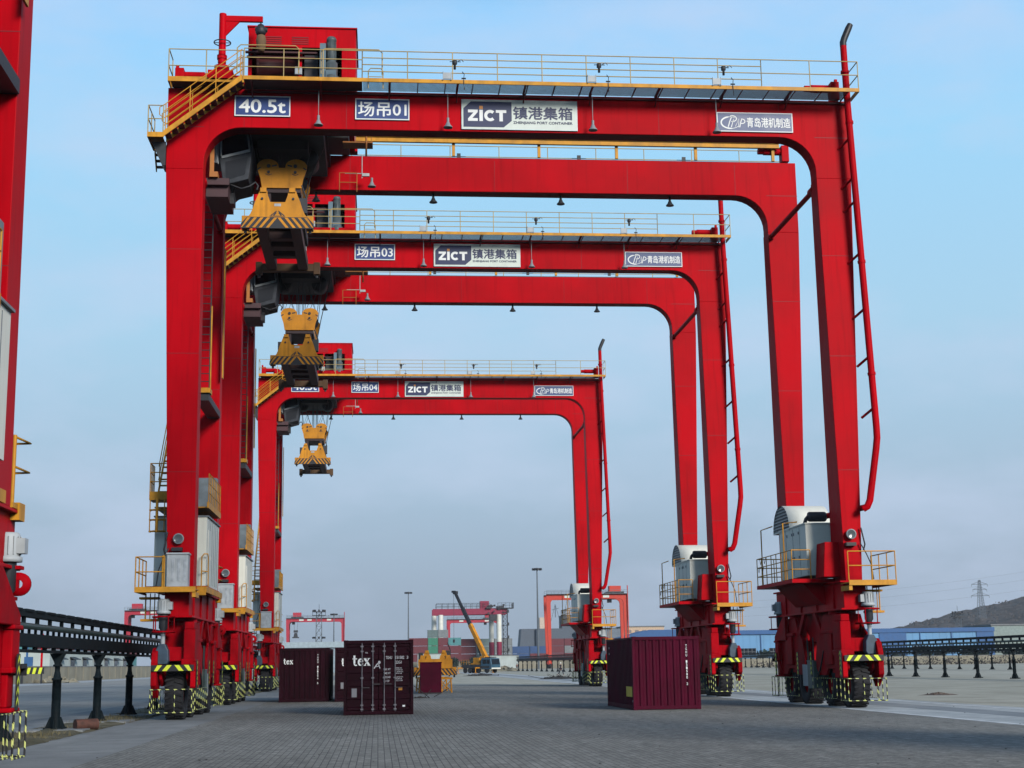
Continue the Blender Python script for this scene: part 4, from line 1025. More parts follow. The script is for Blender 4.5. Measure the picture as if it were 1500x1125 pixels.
def add_ropes(sp, top):
    """hoist ropes from the head block up to the trolley; top = height of the trolley in spreader-local z"""
    zb = 2.2
    for y in (-.7, .7):
        mb = MB()
        for a, b in ((-.84, -1.05), (-.16, -.2), (-.10, -.1), (.10, .1), (.16, .2), (.84, 1.05)): mb.tube((a, y, zb+.9), (b, y, top), .016, 6)
        for s in (-1, 1): mb.tube((s*.20, y, zb+.95), (s*.95, y, top), .013, 6); mb.tube((s*.86, y, zb+.9), (s*.25, y, top), .011, 6)
        mb.build('hoist_rope', STEEL, sp)
    mb = MB(); mb.path([(.80, -1.0, 1.3), (1.05, -.9, zb+.6), (1.55, -.9, top)], .022, 6); mb.build('power_cable', BLKP, sp)

# ---- build one of each and copy
crane = make_crane()
trol = make_trolley()
spr = make_spreader()
G = 'red rubber tyred gantry cranes along the lane'
OFF = {1: 0.0, 3: -.314, 4: -1.10}
YF = {1: 51.53, 3: 70.61, 4: 106.75}
BOT = {1: 17.30, 3: 16.15, 4: 16.15}
info = [(1, '01', 'large red gantry crane signed 场吊01, the nearest of those seen whole', 'red trolley with grey cab on top of the girders of crane 01', 'yellow spreader hauled right up under the girders of crane 01'),
        (3, '03', 'red gantry crane signed 场吊03, standing between cranes 01 and 04', 'red trolley with grey cab on top of the girders of crane 03', 'yellow spreader hanging just in front of the 40.5t sign of crane 04'),
        (4, '04', 'red gantry crane signed 场吊04, the farthest and smallest of the row', 'red trolley with grey cab on top of the girders of crane 04', 'smallest yellow spreader, hanging on long ropes against the open sky below crane 04')]
near = copy_tree(crane)
near.location = (5.0+.1, 17.6, 0)
for ch in near.children:
    if ch.name.split('.')[0] == 'electrical_house': ch.location.y += .85; ch.location.z += .45
tag(near, 'red crane leg and bogie cut off at the left edge, beside the dark rail', 'crane', G)
C3 = copy_tree(crane); C4 = copy_tree(crane)
T3 = copy_tree(trol); T4 = copy_tree(trol)
S3 = copy_tree(spr); S4 = copy_tree(spr)
for (k, num, lab, tl, sl), c, t, s in zip(info, (crane, C3, C4), (trol, T3, T4), (spr, S3, S4)):
    c.location = (5+OFF[k], YF[k], 0); t.location = (5+OFF[k], YF[k], 22.6)
    s.location = (5+OFF[k]-8.67, YF[k]+3.7, BOT[k])
    add_signs(c, num); add_ropes(s, 21.3-BOT[k])
    tag(c, lab, 'crane', G); tag(t, tl, 'trolley', 'crane trolleys on the girders'); tag(s, sl, 'spreader', 'yellow spreaders hanging from the cranes')
# hoist hanging on the davit of each crane
def hook_hoist():
    r = empty('chain_hoist')
    mb = MB(); mb.tube((0, 0, -.12), (0, 0, 0), .03, 6); mb.lathe((0, 0, -.5), 'z', [(.001, .42), (.10, .40), (.19, .25), (.20, .10), (.14, 0), (.001, -.02)], 14); mb.tube((-.2, 0, -.25), (.24, 0, -.3), .09, 10); mb.build('hoist_body', DGREY, r)
    mb = MB(); mb.lathe((.02, 0, -1.15), 'z', [(.001, 0), (.12, .02), (.17, .2), (.19, .45), (.15, .62), (.05, .68)], 12); mb.build('chain_bag', mat('canvas_brown', (.17, .10, .05), .9), r)
    mb = MB(); mb.path([(-.12, 0, -.45), (-.14, .02, -.8), (-.1, 0, -1.0)], .02, 5); mb.build('chain', STEEL, r)
    return r
h = hook_hoist()
for (k, n_) in ((1, '01'), (3, '03'), (4, '04')):
    o = h if k == 1 else copy_tree(h)
    o.location = (5+OFF[k]-10.72+1.38, YF[k]-.25, 24.98)
    tag(o, 'dark chain hoist with brown bag hanging from the davit of crane '+n_, 'hoist', 'hoists on the davits')

# ================================================================== CONTAINERS
CL, CW, CH = 6.06, 2.44, 2.59
def corrugated(mb, along, n, a0, a1, fixed, out, z0, z1, depth=.036):
    """vertical trapezoid corrugation; along 'x' or 'y'; fixed coordinate, out = +-1 outward direction"""
    p = (a1-a0)/n; prof = []
    for k in range(n):
        a = a0+k*p; prof += [(a, 0), (a+.34*p, 0), (a+.5*p, -depth), (a+.84*p, -depth)]
    prof.append((a1, 0))
    vs = []
    for z in (z0, z1):
        for a, d in prof:
            vs.append((a, fixed+out*d, z) if along == 'x' else (fixed+out*d, a, z))
    m = len(prof); flip = (along == 'x') == (out > 0)
    mb.add(vs, [((i, i+1, m+i+1, m+i) if not flip else (m+i, m+i+1, i+1, i)) for i in range(m-1)])
def make_container(m, loc, rz, **k):
    r = empty('shipping_container', loc, rz, **k)
    hx, hy = CW/2, CL/2
    mb = MB()
    for sx in (-1, 1):
        for y in (-hy, hy):
            x0, x1 = sorted((sx*hx, sx*(hx-.10))); y0, y1 = sorted((y, y-.16*(1 if y > 0 else -1))); mb.box(x0, x1, y0, y1, .118, CH-.118)
        x0, x1 = sorted((sx*hx, sx*(hx-.07)))
        mb.box(x0, x1, -hy+.16, hy-.16, .02, .17); mb.box(x0, x1, -hy+.16, hy-.16, CH-.09, CH-.02)
    for y in (-hy, hy):
        y0, y1 = sorted((y, y-.09*(1 if y > 0 else -1))); mb.box(-hx+.10, hx-.10, y0, y1, .02, .15); mb.box(-hx+.10, hx-.10, y0, y1, CH-.13, CH-.01)
    mb.build('frame', m, r, bevel=.006)
    for sx in (-1, 1):
        for y in (-hy, hy):
            for z in (0, CH-.118):
                mb = MB()
                x0, x1 = sorted((sx*(hx+.003), sx*(hx-.16))); y0, y1 = sorted((y+(.003 if y > 0 else -.003), y-.175*(1 if y > 0 else -1))); mb.box(x0, x1, y0, y1, z, z+.118); mb.build('corner_casting', m, r, bevel=.008)
    mb = MB()
    for sx in (-1, 1): corrugated(mb, 'y', 20, -hy+.16, hy-.16, sx*(hx-.012), sx, .17, CH-.09)
    mb.build('side_wall', m, r)
    mb = MB(); corrugated(mb, 'x', 9, -hx+.10, hx-.10, hy-.014, 1, .15, CH-.13, .045); mb.build('front_wall', m, r)
    MB().box(-hx+.07, hx-.07, -hy+.1, hy-.1, CH-.05, CH-.03).build('roof', m, r)
    MB().box(-hx+.08, hx-.08, -hy+.1, hy-.1, .05, .12).build('floor', BLKP, r)
    for s in (-1, 1):
        mb = MB(); x0, x1 = sorted((s*.012, s*(hx-.115))); z0, z1 = .17, CH-.15; yf = -hy+.05
        # door leaf with horizontal pressed bands
        n = 5; prof = []
        for k in range(n):
            a = z0+(z1-z0)*k/n; b = z0+(z1-z0)*(k+1)/n; prof += [(a, 0), (a+.09, 0), (a+.12, .03), (b-.10, .03), (b-.07, 0)]
        prof.append((z1, 0)); vs = []
        for x in (x0, x1): vs += [(x, yf+d, z) for z, d in prof]
        q = len(prof); mb.add(vs, [(i, q+i, q+i+1, i+1) for i in range(q-1)])
        d = mb.build('door', m, r)
        for x in (s*.20, s*.58):
            mb = MB(); mb.tube((x, yf-.035, .12), (x, yf-.035, CH-.10), .019, 8)
            for z in (.2, .34, 1.28, 2.2, CH-.22): mb.box(x-.05, x+.05, yf-.06, yf-.0, z-.025, z+.025)
            mb.build('lock_bar', mat('worn_zinc', (.16, .15, .17), .5, metal=.3, var=.3, scale=6), d)
            mb = MB(); mb.box(x-.01, x+.26, yf-.075, yf-.06, .93+.12*(x*s < .3), .955+.12*(x*s < .3)); mb.build('handle', mat('dark_worn_steel', (.05, .045, .05), .6), d)
        for z in (.35, .95, 1.6, 2.25):
            xx = s*(hx-.10); MB().box(min(xx, xx-s*.09), max(xx, xx-s*.09), yf-.03, yf, z-.05, z+.05).build('hinge', m, d)
    return r
def code_column(mb, s, x, z, h, y, step):
    for i, ch in enumerate(s):
        if ch != ' ': text_mb(mb, ch, x, z-i*step, h, y, .01, h*.62)
def door_letters(r, tex=True):
    y = -CL/2-.003+.05
    mb = MB(); serif_tex(mb, -.92, 1.70, .36, y-.001)
    mb.build('lettering', WHTC, r)
    mb = MB()
    text_mb(mb, 'TGHU', .25, 1.92, .105, y, .006, .22); text_mb(mb, '151582', .60, 1.92, .105, y, .006, .30); text_mb(mb, '3', .99, 1.92, .105, y, .006, .05)
    text_mb(mb, '22G1', .60, 1.76, .10, y, .006, .21)
    for i, t in enumerate(('MAX. WT', 'TARE WT', 'PAYLOAD', 'CU. CAP')): text_mb(mb, t, .17, 1.53-.135*i, .075, y, .005, .25 if i != 3 else .21)
    for i in range(8):
        if i == 4: continue
        text_mb(mb, ('30480 KG', '67200 LB', '2230 KG', '4920 LB', '', '28250 KG', '62280 LB', '33.2 CUM')[i], .60+.02*(i % 3), 1.59-.062*i, .038, y, .004, .22)
    # small figure: round head on an A shape
    ribbon(mb, [(-.16, 1.60), (-.06, 1.74), (-.02, 1.78)], .035, y); ribbon(mb, [(.05, 1.60), (0, 1.74)], .03, y); ribbon(mb, [(-.11, 1.66), (.04, 1.68)], .02, y); ribbon(mb, [(-.02, 1.76), (.02, 1.80)], .02, y)
    c = (.025, 1.81); mb.add([(c[0]+.045*math.cos(t*math.pi/8), y, c[1]+.055*math.sin(t*math.pi/8)) for t in range(16)], [tuple(range(16))])
    text_mb(mb, 'VA', -.47, 2.12, .06, y, .004, .09)
    mb.build('markings', mat('faded_white_lettering', (.55, .55, .58), .6), r)
    MB().box(-.94, -.76, y-.004, y+.001, .62, .92).build('data_plate', mat('plate_grey', (.20, .20, .22), .5, metal=.3), r)
    MB().box(.70, .83, y-.004, y+.001, .84, .94).build('sticker', mat('orange_sticker', (.55, .22, .02), .5), r)
    MB().box(.84, .93, y-.004, y+.001, .27, .33).build('sticker', WHTC, r)
def front_letters(r, tex=True, code='TGHU 151594 5', x=.78):
    # front wall is at +y: letters turned half round
    y = -CL/2+.008; mb = MB()
    if tex: serif_tex(mb, -1.02, 1.82, .27, y-.008)
    code_column(mb, code, x, 2.20, .088, y-.006, .112)
    o = mb.build('lettering', WHTC, r); o.rotation_euler = (0, 0, math.pi)

cA = make_container(CONTD, (.02, 53.0+CL/2, 0), 0, label='nearest dark maroon container with lock bars and tex on its door end, left of centre', cat='container', group='maroon containers standing in the lane')
door_letters(cA)
cB = make_container(CONT, (10.30, 53.1+CL/2, 0), math.pi, label='maroon container at right with ribbed end wall and yellow sticker on its dark side', cat='container', group='maroon containers standing in the lane')
front_letters(cB, False, 'TGHU 151580 2', .72)
mb = MB(); mb.box(CW/2+.002, CW/2+.006, CL/2-1.5, CL/2-.22, .46, .82); mb.build('sticker', mat('yellow_sticker', (.75, .55, .04), .5), cB)
mb = MB(); mb.box(-CW/2-.006, -CW/2-.002, 1.8, 2.9, .6, 1.1); mb.build('sticker', mat('yellow_sticker', (.55, .42, .05), .5), cB)
mb = MB(); text_mb(mb, '24 T', 0, 0, .07, 0, .004); o = mb.build('markings', WHTC, cB, loc=(CW/2+.004, CL/2-.25, .28), rot=(0, 0, math.pi/2))
mb = MB()
for z in (2.2, 1.98): mb.box(CW/2+.001, CW/2+.004, -2.4, -2.28, z, z+.08)
mb.build('markings', mat('faded_white_lettering', (.55, .55, .58)), cB)
cC = make_container(CONTD, (-3.58, 73.9+CL/2, 0), math.pi, label='dark maroon container with spaced tex letters on its end wall, leftmost, beside the crane wheels', cat='container', group='maroon containers standing in the lane')
front_letters(cC, True, 'TGHU 151594 5', .62)
cD = make_container(CONTD, (-.86, 73.2+CL/2, 0), 0, label='dark maroon container mostly hidden behind the nearest tex container', cat='container', group='maroon containers standing in the lane')
door_letters(cD)
MB().box(-.035, .035, -.035, .035, 0, 2.3).build('p', YEL).name = 'yellow_post'
bpy.data.objects['yellow_post'].location = (-2.2, 80.5, 0); tag(bpy.data.objects['yellow_post'], 'thin yellow post seen in the gap between two maroon containers', 'post')

# spreader standing on a trestle, with a dark red cabinet before it
st = make_spreader(False)
mb = MB(); mb.box(-1.04, 1.04, -3.46, -3.40, .42, .98)
for x in (-.78, -.42, .42, .78): mb.prism([(x-.17, .98), (x+.17, .98), (x+.12, 1.22), (x-.12, 1.22)], 'y', -3.46, -3.38)
mb.box(-1.0, 1.0, -3.2, -1.2, .56, .96); mb.build('cover_plate', YELS, st)
st.location = (3.5, 95.2, 1.05); tag(st, 'worn yellow spreader parked on a steel trestle behind a dark red cabinet', 'spreader')
mb = MB()
for y in (-3.1, 3.1):
    mb.box(-1.05, 1.05, y-.08, y+.08, .80, .92)
    for s in (-1, 1):
        for dx in (.95, .35): mb.tube((s*dx, y-.0, .8), (s*(dx+.05), y, 0), .05, 6)
        mb.tube((s*.95, y, .75), (s*.40, y, .08), .03, 6); mb.tube((s*.35, y, .75), (s*.95, y, .1), .03, 6)
for s in (-1, 1): mb.box(s*.95-.06, s*.95+.06, -3.0, 3.0, .81, .91)
tr = mb.build('steel_trestle', YELS, loc=(3.5, 95.2, .006)); tag(tr, 'yellow braced steel trestle carrying the parked spreader', 'trestle')
cb = empty('steel_cabinet', (3.13, 89.8, 0), label='dark red upright steel cabinet standing before the parked spreader', cat='cabinet')
MB().box(-.63, .63, -.5, .5, .08, 1.80).build('body', CONT, cb, bevel=.02)
MB().box(-.66, .66, -.53, .53, 1.80, 1.86).build('lid', CONT, cb); MB().box(-.60, .60, -.48, .48, 0, .08).build('plinth', BLKP, cb)
mb = MB(); mb.box(-.58, .58, -.515, -.50, .2, 1.68); mb.build('door', CONT, cb)

# ================================================================== CONDUCTOR RAIL STRUCTURES
def make_post(h=2.15):
    r = empty('rail_post')
    mb = MB(); mb.box(-.30, .30, -.30, .30, .02, .06)
    for sx in (-1, 1):
        for sy in (-1, 1): mb.tube((sx*.25, sy*.25, .06), (sx*.25, sy*.25, .12), .03, 6)
    mb.build('base_plate', DGRN, r)
    mb = MB()
    for a in range(4):
        c, s_ = math.cos(a*math.pi/2), math.sin(a*math.pi/2)
        q = [(.12, .06), (.29, .06), (.27, .14), (.16, .40), (.12, .40)]
        vs = [(u*c-.012*s_, u*s_+.012*c, z) for u, z in q]+[(u*c+.012*s_, u*s_-.012*c, z) for u, z in q]
        mb.add(vs, [(0, 1, 2, 3, 4), (9, 8, 7, 6, 5), (0, 5, 6, 1), (1, 6, 7, 2), (2, 7, 8, 3)])
    mb.lathe((0, 0, 0), 'z', [(.135, .06), (.13, .45), (.125, 1.42), (.15, 1.42), (.15, 1.48), (.11, 1.50), (.075, 1.68), (.075, 1.80), (.13, 1.81), (.13, 1.86), (.08, 1.87)], 16)
    mb.prism([(-.07, 1.86), (.07, 1.86), (.10, 1.95), (.22, h+.02), (-.22, h+.02), (-.10, 1.95)], 'y', -.07, .07)
    mb.build('column', DGRN, r)
    return r
def rail_structure(label, x0, y0, x1, y1, n, gap, posts_group, plabel, post, first, z0=2.17):
    """long bus bar frame from (x0,y0) to (x1,y1) on posts"""
    L = math.hypot(x1-x0, y1-y0); ang = math.atan2(y1-y0, x1-x0)-math.pi/2
    r = empty('conductor_rail', (x0, y0, 0), ang, label=label, cat='conductor rail')
    mb = MB(); mb.box(-.10, .14, 0, L, z0+.0, z0+.07); mb.box(-.12, .16, 0, L, z0+.14, z0+.47); k = .2
    while k < L: mb.box(-.02, .05, k, k+.30, z0+.06, z0+.15); k += 1.15
    k = .2
    while k < L: mb.box(-.02, .04, k, k+.10, z0+.46, z0+.60); k += .74
    mb.build('lower_girder', DGRN, r)
    mb = MB(); mb.box(-.12, .14, 0, L, z0+.90, z0+1.04); k = 0.0
    while k < L: mb.box(-.14, .18, k, k+.9, z0+1.03, z0+1.09); k += 1.3
    k = .3
    while k < L: mb.box(-.02, .04, k-.13, k+.13, z0+.70, z0+.91); k += 1.55
    mb.build('top_girder', DGRN, r)
    mb = MB(); mb.tube((.12, 0, z0+.66), (.12, L, z0+.66), .085, 8); mb.build('conductor_bar', mat('conductor_green', (.012, .045, .045), .4), r)
    for i in range(n):
        d = first+i*gap
        if d > L: break
        c = copy_tree(post); c.location = (x0+(x1-x0)*d/L, y0+(y1-y0)*d/L, .0); c.rotation_euler = (0, 0, ang)
        tag(c, plabel, 'post', posts_group)
    return r
post = make_post()
c0 = [o for o in COL.objects if o.parent is None and o.name == 'rail_post'][0]
rail_structure('dark steel conductor rail frame running along the left of the lane', -9.1, 22.0, -9.1, 150, 19, 6.25, 'posts of the left conductor rail', 'dark green flanged post holding up the left conductor rail', post, 3.0)
rail_structure('dark conductor rail frame crossing the sand at the right edge', 48, 88, 48, 176, 13, 7.0, 'posts of the right conductor rail', 'dark post under the conductor rail at the right edge', post, .75)
rail_structure('distant conductor rail frame seen through the cranes right of centre', 36.3, 262, 32.0, 345, 13, 6.6, 'posts of the central distant conductor rail', 'dark thin post in the distant row right of centre', post, 1.5)
rail_structure('far thin conductor rail frame on the sand before the blue warehouse', 80, 172, 85, 350, 30, 6.0, 'posts of the far conductor rail', 'dark thin post in the far row before the blue warehouse', post, 1.0)
for o in list(c0.children): bpy.data.objects.remove(o)
bpy.data.objects.remove(c0)
# bits by the left rail
mb = MB(); mb.tube((-8.55, 43.75, .17), (-8.0, 44.1, .17), .16, 14); tag(mb.build('rusty_pipe', RUST), 'short rusty pipe offcut lying by the left rail post', 'pipe')
for i, (x, y, w, d) in enumerate(((-9.05, 43.6, .9, .8), (-9.0, 49.9, 1.0, .9), (-9.1, 56.1, 1.0, .9))):
    o = MB().box(-w, w, -d, d, 0, .07).build('footing_slab', KERB, loc=(x, y, .0)); tag(o, ('pale concrete footing slab under the nearest left rail post', 'pale concrete footing slab under the second left rail post', 'pale concrete footing slab under the third left rail post')[i], 'slab', 'footing slabs')

# ================================================================== BACKGROUND
def far_crane(loc, label, red, leftward=True, tx=-8.5):
    r = empty('distant_gantry_crane', loc, label=label, cat='crane', group='distant gantry cranes')
    gp = girder_poly()
    for y in (0, 7.02):
        MB().prism(gp, 'y', y, y+.72).build('girder', red, r)
        mb = MB(); railing(mb, [(-12.6, y-.9, H1+.1), (12.6, y-.9, H1+.1)], 1.1, (.55,), .045, 2.4); mb.box(-12.6, 12.6, y-.95, y, H1, H1+.1); mb.build('walkway_railing', GREY, r)
    for sx in (-1, 1):
        for rear in (False, True): leg_mb(sx, rear).build('leg', red, r)
        a, b = sorted((sx*11.4, sx*12.3)); mb = MB(); mb.box(a, b, -.2, 8.4, 3.0, 4.42)
        mb.build('sill_beam', red, r)
        for y in (.3, 2.4, 5.5, 7.6): MB().lathe((sx*11.8, y, .82), 'x', [(.001, -.3), (.7, -.3), (.82, -.2), (.82, .2), (.7, .3), (.001, .3)], 12).build('wheel', BLK, r)
        for c in (1.35, 6.55): MB().box(sx*11.8-.5, sx*11.8+.5, c-1.4, c+1.4, 1.2, 3.0).build('bogie_frame', red, r)
    MB().box(tx-2.6, tx+2.6, .4, 7, H1+.12, H1+.7).build('trolley_frame', DGREY, r)
    MB().box(tx-1.8, tx+1.8, 1, 4, H1+.7, H1+2.5).build('machinery_house', red, r)
    MB().box(tx-2.2, tx-1.0, 2, 4, H1-2.6, H1-.3).build('operator_cab', DGREY, r)
    MB().box(11.0, 12.1, 1.6, 5.2, 4.6, 6.6).build('engine_house', WHT, r)
    mb = MB()
    for x in (-7, -3.5, 5): mb.box(x, x+1.9, -.03, -.01, 21.35, 22.1)
    mb.build('sign_board', SIGNW, r)
    mb = MB(); mb.tube((12.6, -.4, 9), (12.6, -.4, 25), .16, 8); mb.build('exhaust_pipe', red, r)
    return r
REDF = mat('distant_crimson_paint', (.42, .012, .035), .6, var=.08)
ORF = mat('distant_orange_red_paint', (.55, .035, .012), .6, var=.08)
far_crane((-78.4, 547, 0), 'small distant red crane behind the left conductor rail, partly hidden by crane 01', REDF)
b = far_crane((-27.3, 656, 0), 'small distant red crane whole above the leftmost maroon container', REDF, tx=-8)
far_crane((45.0, 700, 0), 'small distant red crane seen under the taller white-legged crane', REDF, tx=7)
far_crane((64.2, 455, 0), 'orange-red distant crane between the light mast and crane 04', ORF, tx=9)
# hanging far spreader under the second one
mb = MB(); mb.box(-1.4, 1.4, -1.5, 1.5, 0, .5); mb.prism([(-.9, .5), (.9, .5), (.6, 2.2), (-.6, 2.2)], 'y', -1, 1); mb.box(-.9, .9, -.8, .8, 2.4, 3.4)
for s in (-1, 1): mb.tube((s*.6, 0, 3.4), (s*.9, 0, 7.4), .05, 5)
tag(mb.build('container_spreader', DGREY, loc=(-35.9, 659.5, 14.0)), 'dark spreader hanging from the small distant crane above the leftmost container', 'spreader')
def rail_crane():
    r = empty('rail_mounted_crane', (33.8*.9, 503, 0), label='tall distant purple-red crane on white and red tubular legs, behind the mobile crane', cat='crane'); r.scale = (.9, .9, .9)
    for y in (0, 9):
        MB().box(-13.4, 14.5, y, y+1.2, 20.2, 22.4).build('girder', mat('distant_purple_red', (.26, .012, .05), .6), r)
        mb = MB(); railing(mb, [(-12, y-.6, 22.4), (8, y-.6, 22.4)], 2.0, (1.0,), .07, 2.2); mb.build('walkway_railing', DGREY, r)
    for x in (-12.6, -10.4+0, 9.3, 11.5):
        y = 9.6 if x in (-12.6, 9.3) else .6
        mb = MB(); mb.tube((x, y, 10), (x, y, 20.2), .95, 16); mb.build('leg', WHT, r)
        mb = MB(); mb.tube((x, y, 1.2), (x, y, 10), .98, 16); mb.box(x-1.1, x+1.1, y-1.6, y+1.6, .1, 1.3); mb.build('lower_leg', mat('distant_purple_red', (.26, .012, .05)), r)
    mb = MB(); mb.box(4.5, 7.8, .2, 5, 22.4, 25.2); mb.build('machinery_house', mat('distant_purple_red', (.26, .012, .05)), r)
    mb = MB()
    rr = random.Random(2)
    for k in range(26):
        x = rr.uniform(6.5, 13.5); z = rr.uniform(20.4, 23.8); mb.cbox((x, rr.uniform(-1.5, 6), z), (rr.uniform(.5, 2.2), rr.uniform(.5, 2), rr.uniform(.25, .8)))
    mb.box(6, 14, 1.3, 8.9, 21.0, 22.2); mb.box(8.0, 10.6, -1, 3, 17.8, 20.1); mb.build('trolley_machinery', DGREY, r)
    mb = MB(); railing(mb, [(11, -1.0, 22.6), (17, -1.0, 22.6), (17, 8, 22.6)], 1.8, (.9,), .06, 1.5); mb.box(11, 17, -1.1, 3, 22.3, 22.6); mb.build('end_platform', DGREY, r)
    mb = MB()
    for x in (13.0, 14.7):
        for y in (0, 1.7): mb.tube((x, y, 0), (x, y, 22.3), .12, 5)
    for k in range(14):
        z = k*1.6
        mb.tube((13.0, 0, z), (14.7, 0, z+1.6), .07, 4); mb.tube((14.7, 0, z), (13.0, 0, z+1.6), .07, 4); mb.tube((13, 0, z), (14.7, 0, z), .07, 4)
        if k % 3 == 1: mb.box(12.6, 15.3, -.4, 2, z, z+.15); mb.cbox((14.9, -.3, z+.6), (.7, .3, 1.0))
    mb.build('stair_tower', DGREY, r)
rail_crane()

# distant stacks of containers: every container its own object
CC = {'dark red': mat('far_container_dark_red', (.13, .018, .028), .6), 'blue': mat('far_container_blue', (.025, .075, .20), .6), 'grey green': mat('far_container_grey_green', (.11, .16, .16), .6),
      'green': mat('far_container_green', (.03, .20, .12), .6), 'teal': mat('far_container_teal', (.07, .24, .25), .6), 'pale grey': mat('far_container_pale_grey', (.19, .21, .22), .6), 'dark blue': mat('far_container_dark_blue', (.02, .04, .10), .6)}
_cm = {}
def far_box(x, y, z, L, col, where, along='x'):
    k = (L, col, along)
    if k not in _cm:
        mb = MB(); a = (L/2, 1.22) if along == 'x' else (1.22, L/2)
        mb.box(-a[0], a[0], -a[1], a[1], .08, 2.55)
        for sx in (-1, 1):
            for sy in (-1, 1): mb.cbox((sx*(a[0]-.05), sy*(a[1]-.05), 1.295), (.16, .16, 2.59))
        n = int(a[0]*2/.5)
        for i in range(n): mb.box(-a[0]+.25+i*.5, -a[0]+.42+i*.5, -a[1]-.03, -a[1], .2, 2.45)
        _cm[k] = mb.mesh('stacked_container', CC[col])
    o = bpy.data.objects.new('stacked_container', _cm[k]); COL.objects.link(o); o.location = (x, y, z)
    tag(o, f'{col} container in the far stack {where}', 'container', f'{col} containers {where}')
W1 = 'behind the mobile crane'
rr = random.Random(11)
rows = [  # x start, pattern per level from the ground up
    (14.0, ['dark red', 'dark red', 'dark red', 'dark red']), (18.9, ['dark blue', 'pale grey', 'green', 'green', 'grey green']), (22.4, ['dark red', 'pale grey', 'dark red', 'dark red', 'pale grey']),
    (26.4, ['dark blue', 'dark red', 'dark red', 'teal'])]
for x, cols in rows:
    for k, c in enumerate(cols): far_box(x*.95, 493, k*2.6, 6.06 if x < 16 else 3.4 if x < 24 else 4.2, c, W1)
for x in (31.0, 37.3, 43.6):
    for k in range(4):
        c = {31.0: ['dark blue', 'dark red', 'dark red', 'dark red'], 37.3: ['dark blue', 'grey green', 'grey green', 'grey green'], 43.6: ['grey green', 'pale grey', 'pale grey', 'pale grey']}[x][k]
        far_box(x, 521, k*2.6, 6.06, c, W1)
W2 = 'right of the mobile crane'
for i, x in enumerate((51.5, 57.9, 64.2, 70.5, 76.8, 83.0)):
    for k in range(4):
        c = [['blue', 'blue', 'blue'], ['dark blue', 'dark red', 'blue', ], ['dark red', 'dark red', 'dark red', 'dark red'], ['dark red', 'dark red', 'pale grey', 'dark red'], ['dark blue', 'blue', 'blue', 'dark red'], ['blue', 'dark blue', 'dark red', 'dark red']][i]
        if k < len(c): far_box(x, 540, k*2.6, 6.06, c[k], W2)
W3 = 'beyond the left conductor rail'
for i in range(12):
    for k in range(3 if i % 3 else 2):
        c = rr.choice(['dark red', 'dark red', 'blue', 'dark blue', 'teal', 'dark red']); far_box(-72, 300+i*13, k*2.6, 12.19, c, W3, 'y')

def building(name, loc, label, rz=0): return empty(name, loc, rz, label=label, cat='building')
# white low building and wall at the far left
wm = mat('whitewashed_wall', (.46, .52, .50), .8, var=.1, scale=.4, streak=.3)
r = building('white_shed', (-58, 258, 0), 'long low white shed with small awninged windows behind the left wall')
MB().box(-5, 3, 0, 78, 0, 5.0).build('wall', wm, r); MB().box(-5.3, 3.3, -.3, 78.3, 5.0, 5.25).build('roof', GREY, r)
for k in range(7):
    y = 6+k*11.2
    w = MB().box(3.0, 3.06, y, y+3.6, 2.2, 3.5).build('window', GLASS, r); mb = MB(); mb.prism([(3.0, 3.9), (4.0, 3.5), (4.0, 3.6), (3.0, 4.05)], 'y', y-.8, y+4.4); mb.build('awning', DGREY, w)
tan = mat('tan_rendered_wall', (.27, .25, .19), .9, var=.15, scale=.3, streak=.3)
def wall(label, pts, h, t=.3, m=tan):
    r = empty('boundary_wall', (pts[0][0], pts[0][1], 0), label=label, cat='wall')
    mb = MB()
    a, b = Vector((0, 0, 0)), Vector((pts[1][0]-pts[0][0], pts[1][1]-pts[0][1], 0)); L = b.length; ang = math.atan2(b.y, b.x)
    mb.box(0, L, -t/2, t/2, 0, h); mb.build('wall_panel', m, r, rot=(0, 0, ang))
    mb = MB(); mb.box(-.1, L+.1, -t/2-.06, t/2+.06, h, h+.12); mb.build('coping', KERB, r, rot=(0, 0, ang))
    mb = MB(); k = 0
    while k < L: mb.box(k-.2, k+.2, -t/2-.08, t/2+.08, 0, h); k += 6
    mb.build('pier', m, r, rot=(0, 0, ang)); return r
wall('tan boundary wall before the white shed at far left', ((-48, 190), (-48, 420)), 2.2)
wall('long tan boundary wall before the central container stacks', ((2, 478), (66, 484)), 2.5)
wall('low tan wall before the blue warehouse', ((86, 352), (260, 352)), 2.0)
o = building('pale_roofed_shed', (-28, 400, 0), 'long grey-blue shed roof just above the left maroon containers')
MB().box(0, 24, 0, 20, 0, 6.6).build('wall', mat('pale_blue_cladding', (.26, .33, .38), .7), o); mb = MB(); mb.box(-.6, 24.6, -.6, 20.6, 6.6, 8.1); mb.build('roof', mat('pale_roof_sheet', (.32, .40, .44), .6), o)
for i, (x, w, y) in enumerate(((16.8, 8.9, 468), (39.5, 9.0, 468))):
    o = building('white_hut', (x, y, 0), ('white low hut behind the parked spreader', 'white low hut just right of the mobile crane')[i])
    MB().box(-w/2, w/2, 0, 4, 0, (5.0, 4.2)[i]).build('wall', wm, o); MB().box(-w/2-.2, w/2+.2, -.2, 4.2, (5.0, 4.2)[i], (5.0, 4.2)[i]+.15).build('roof', KERB, o)
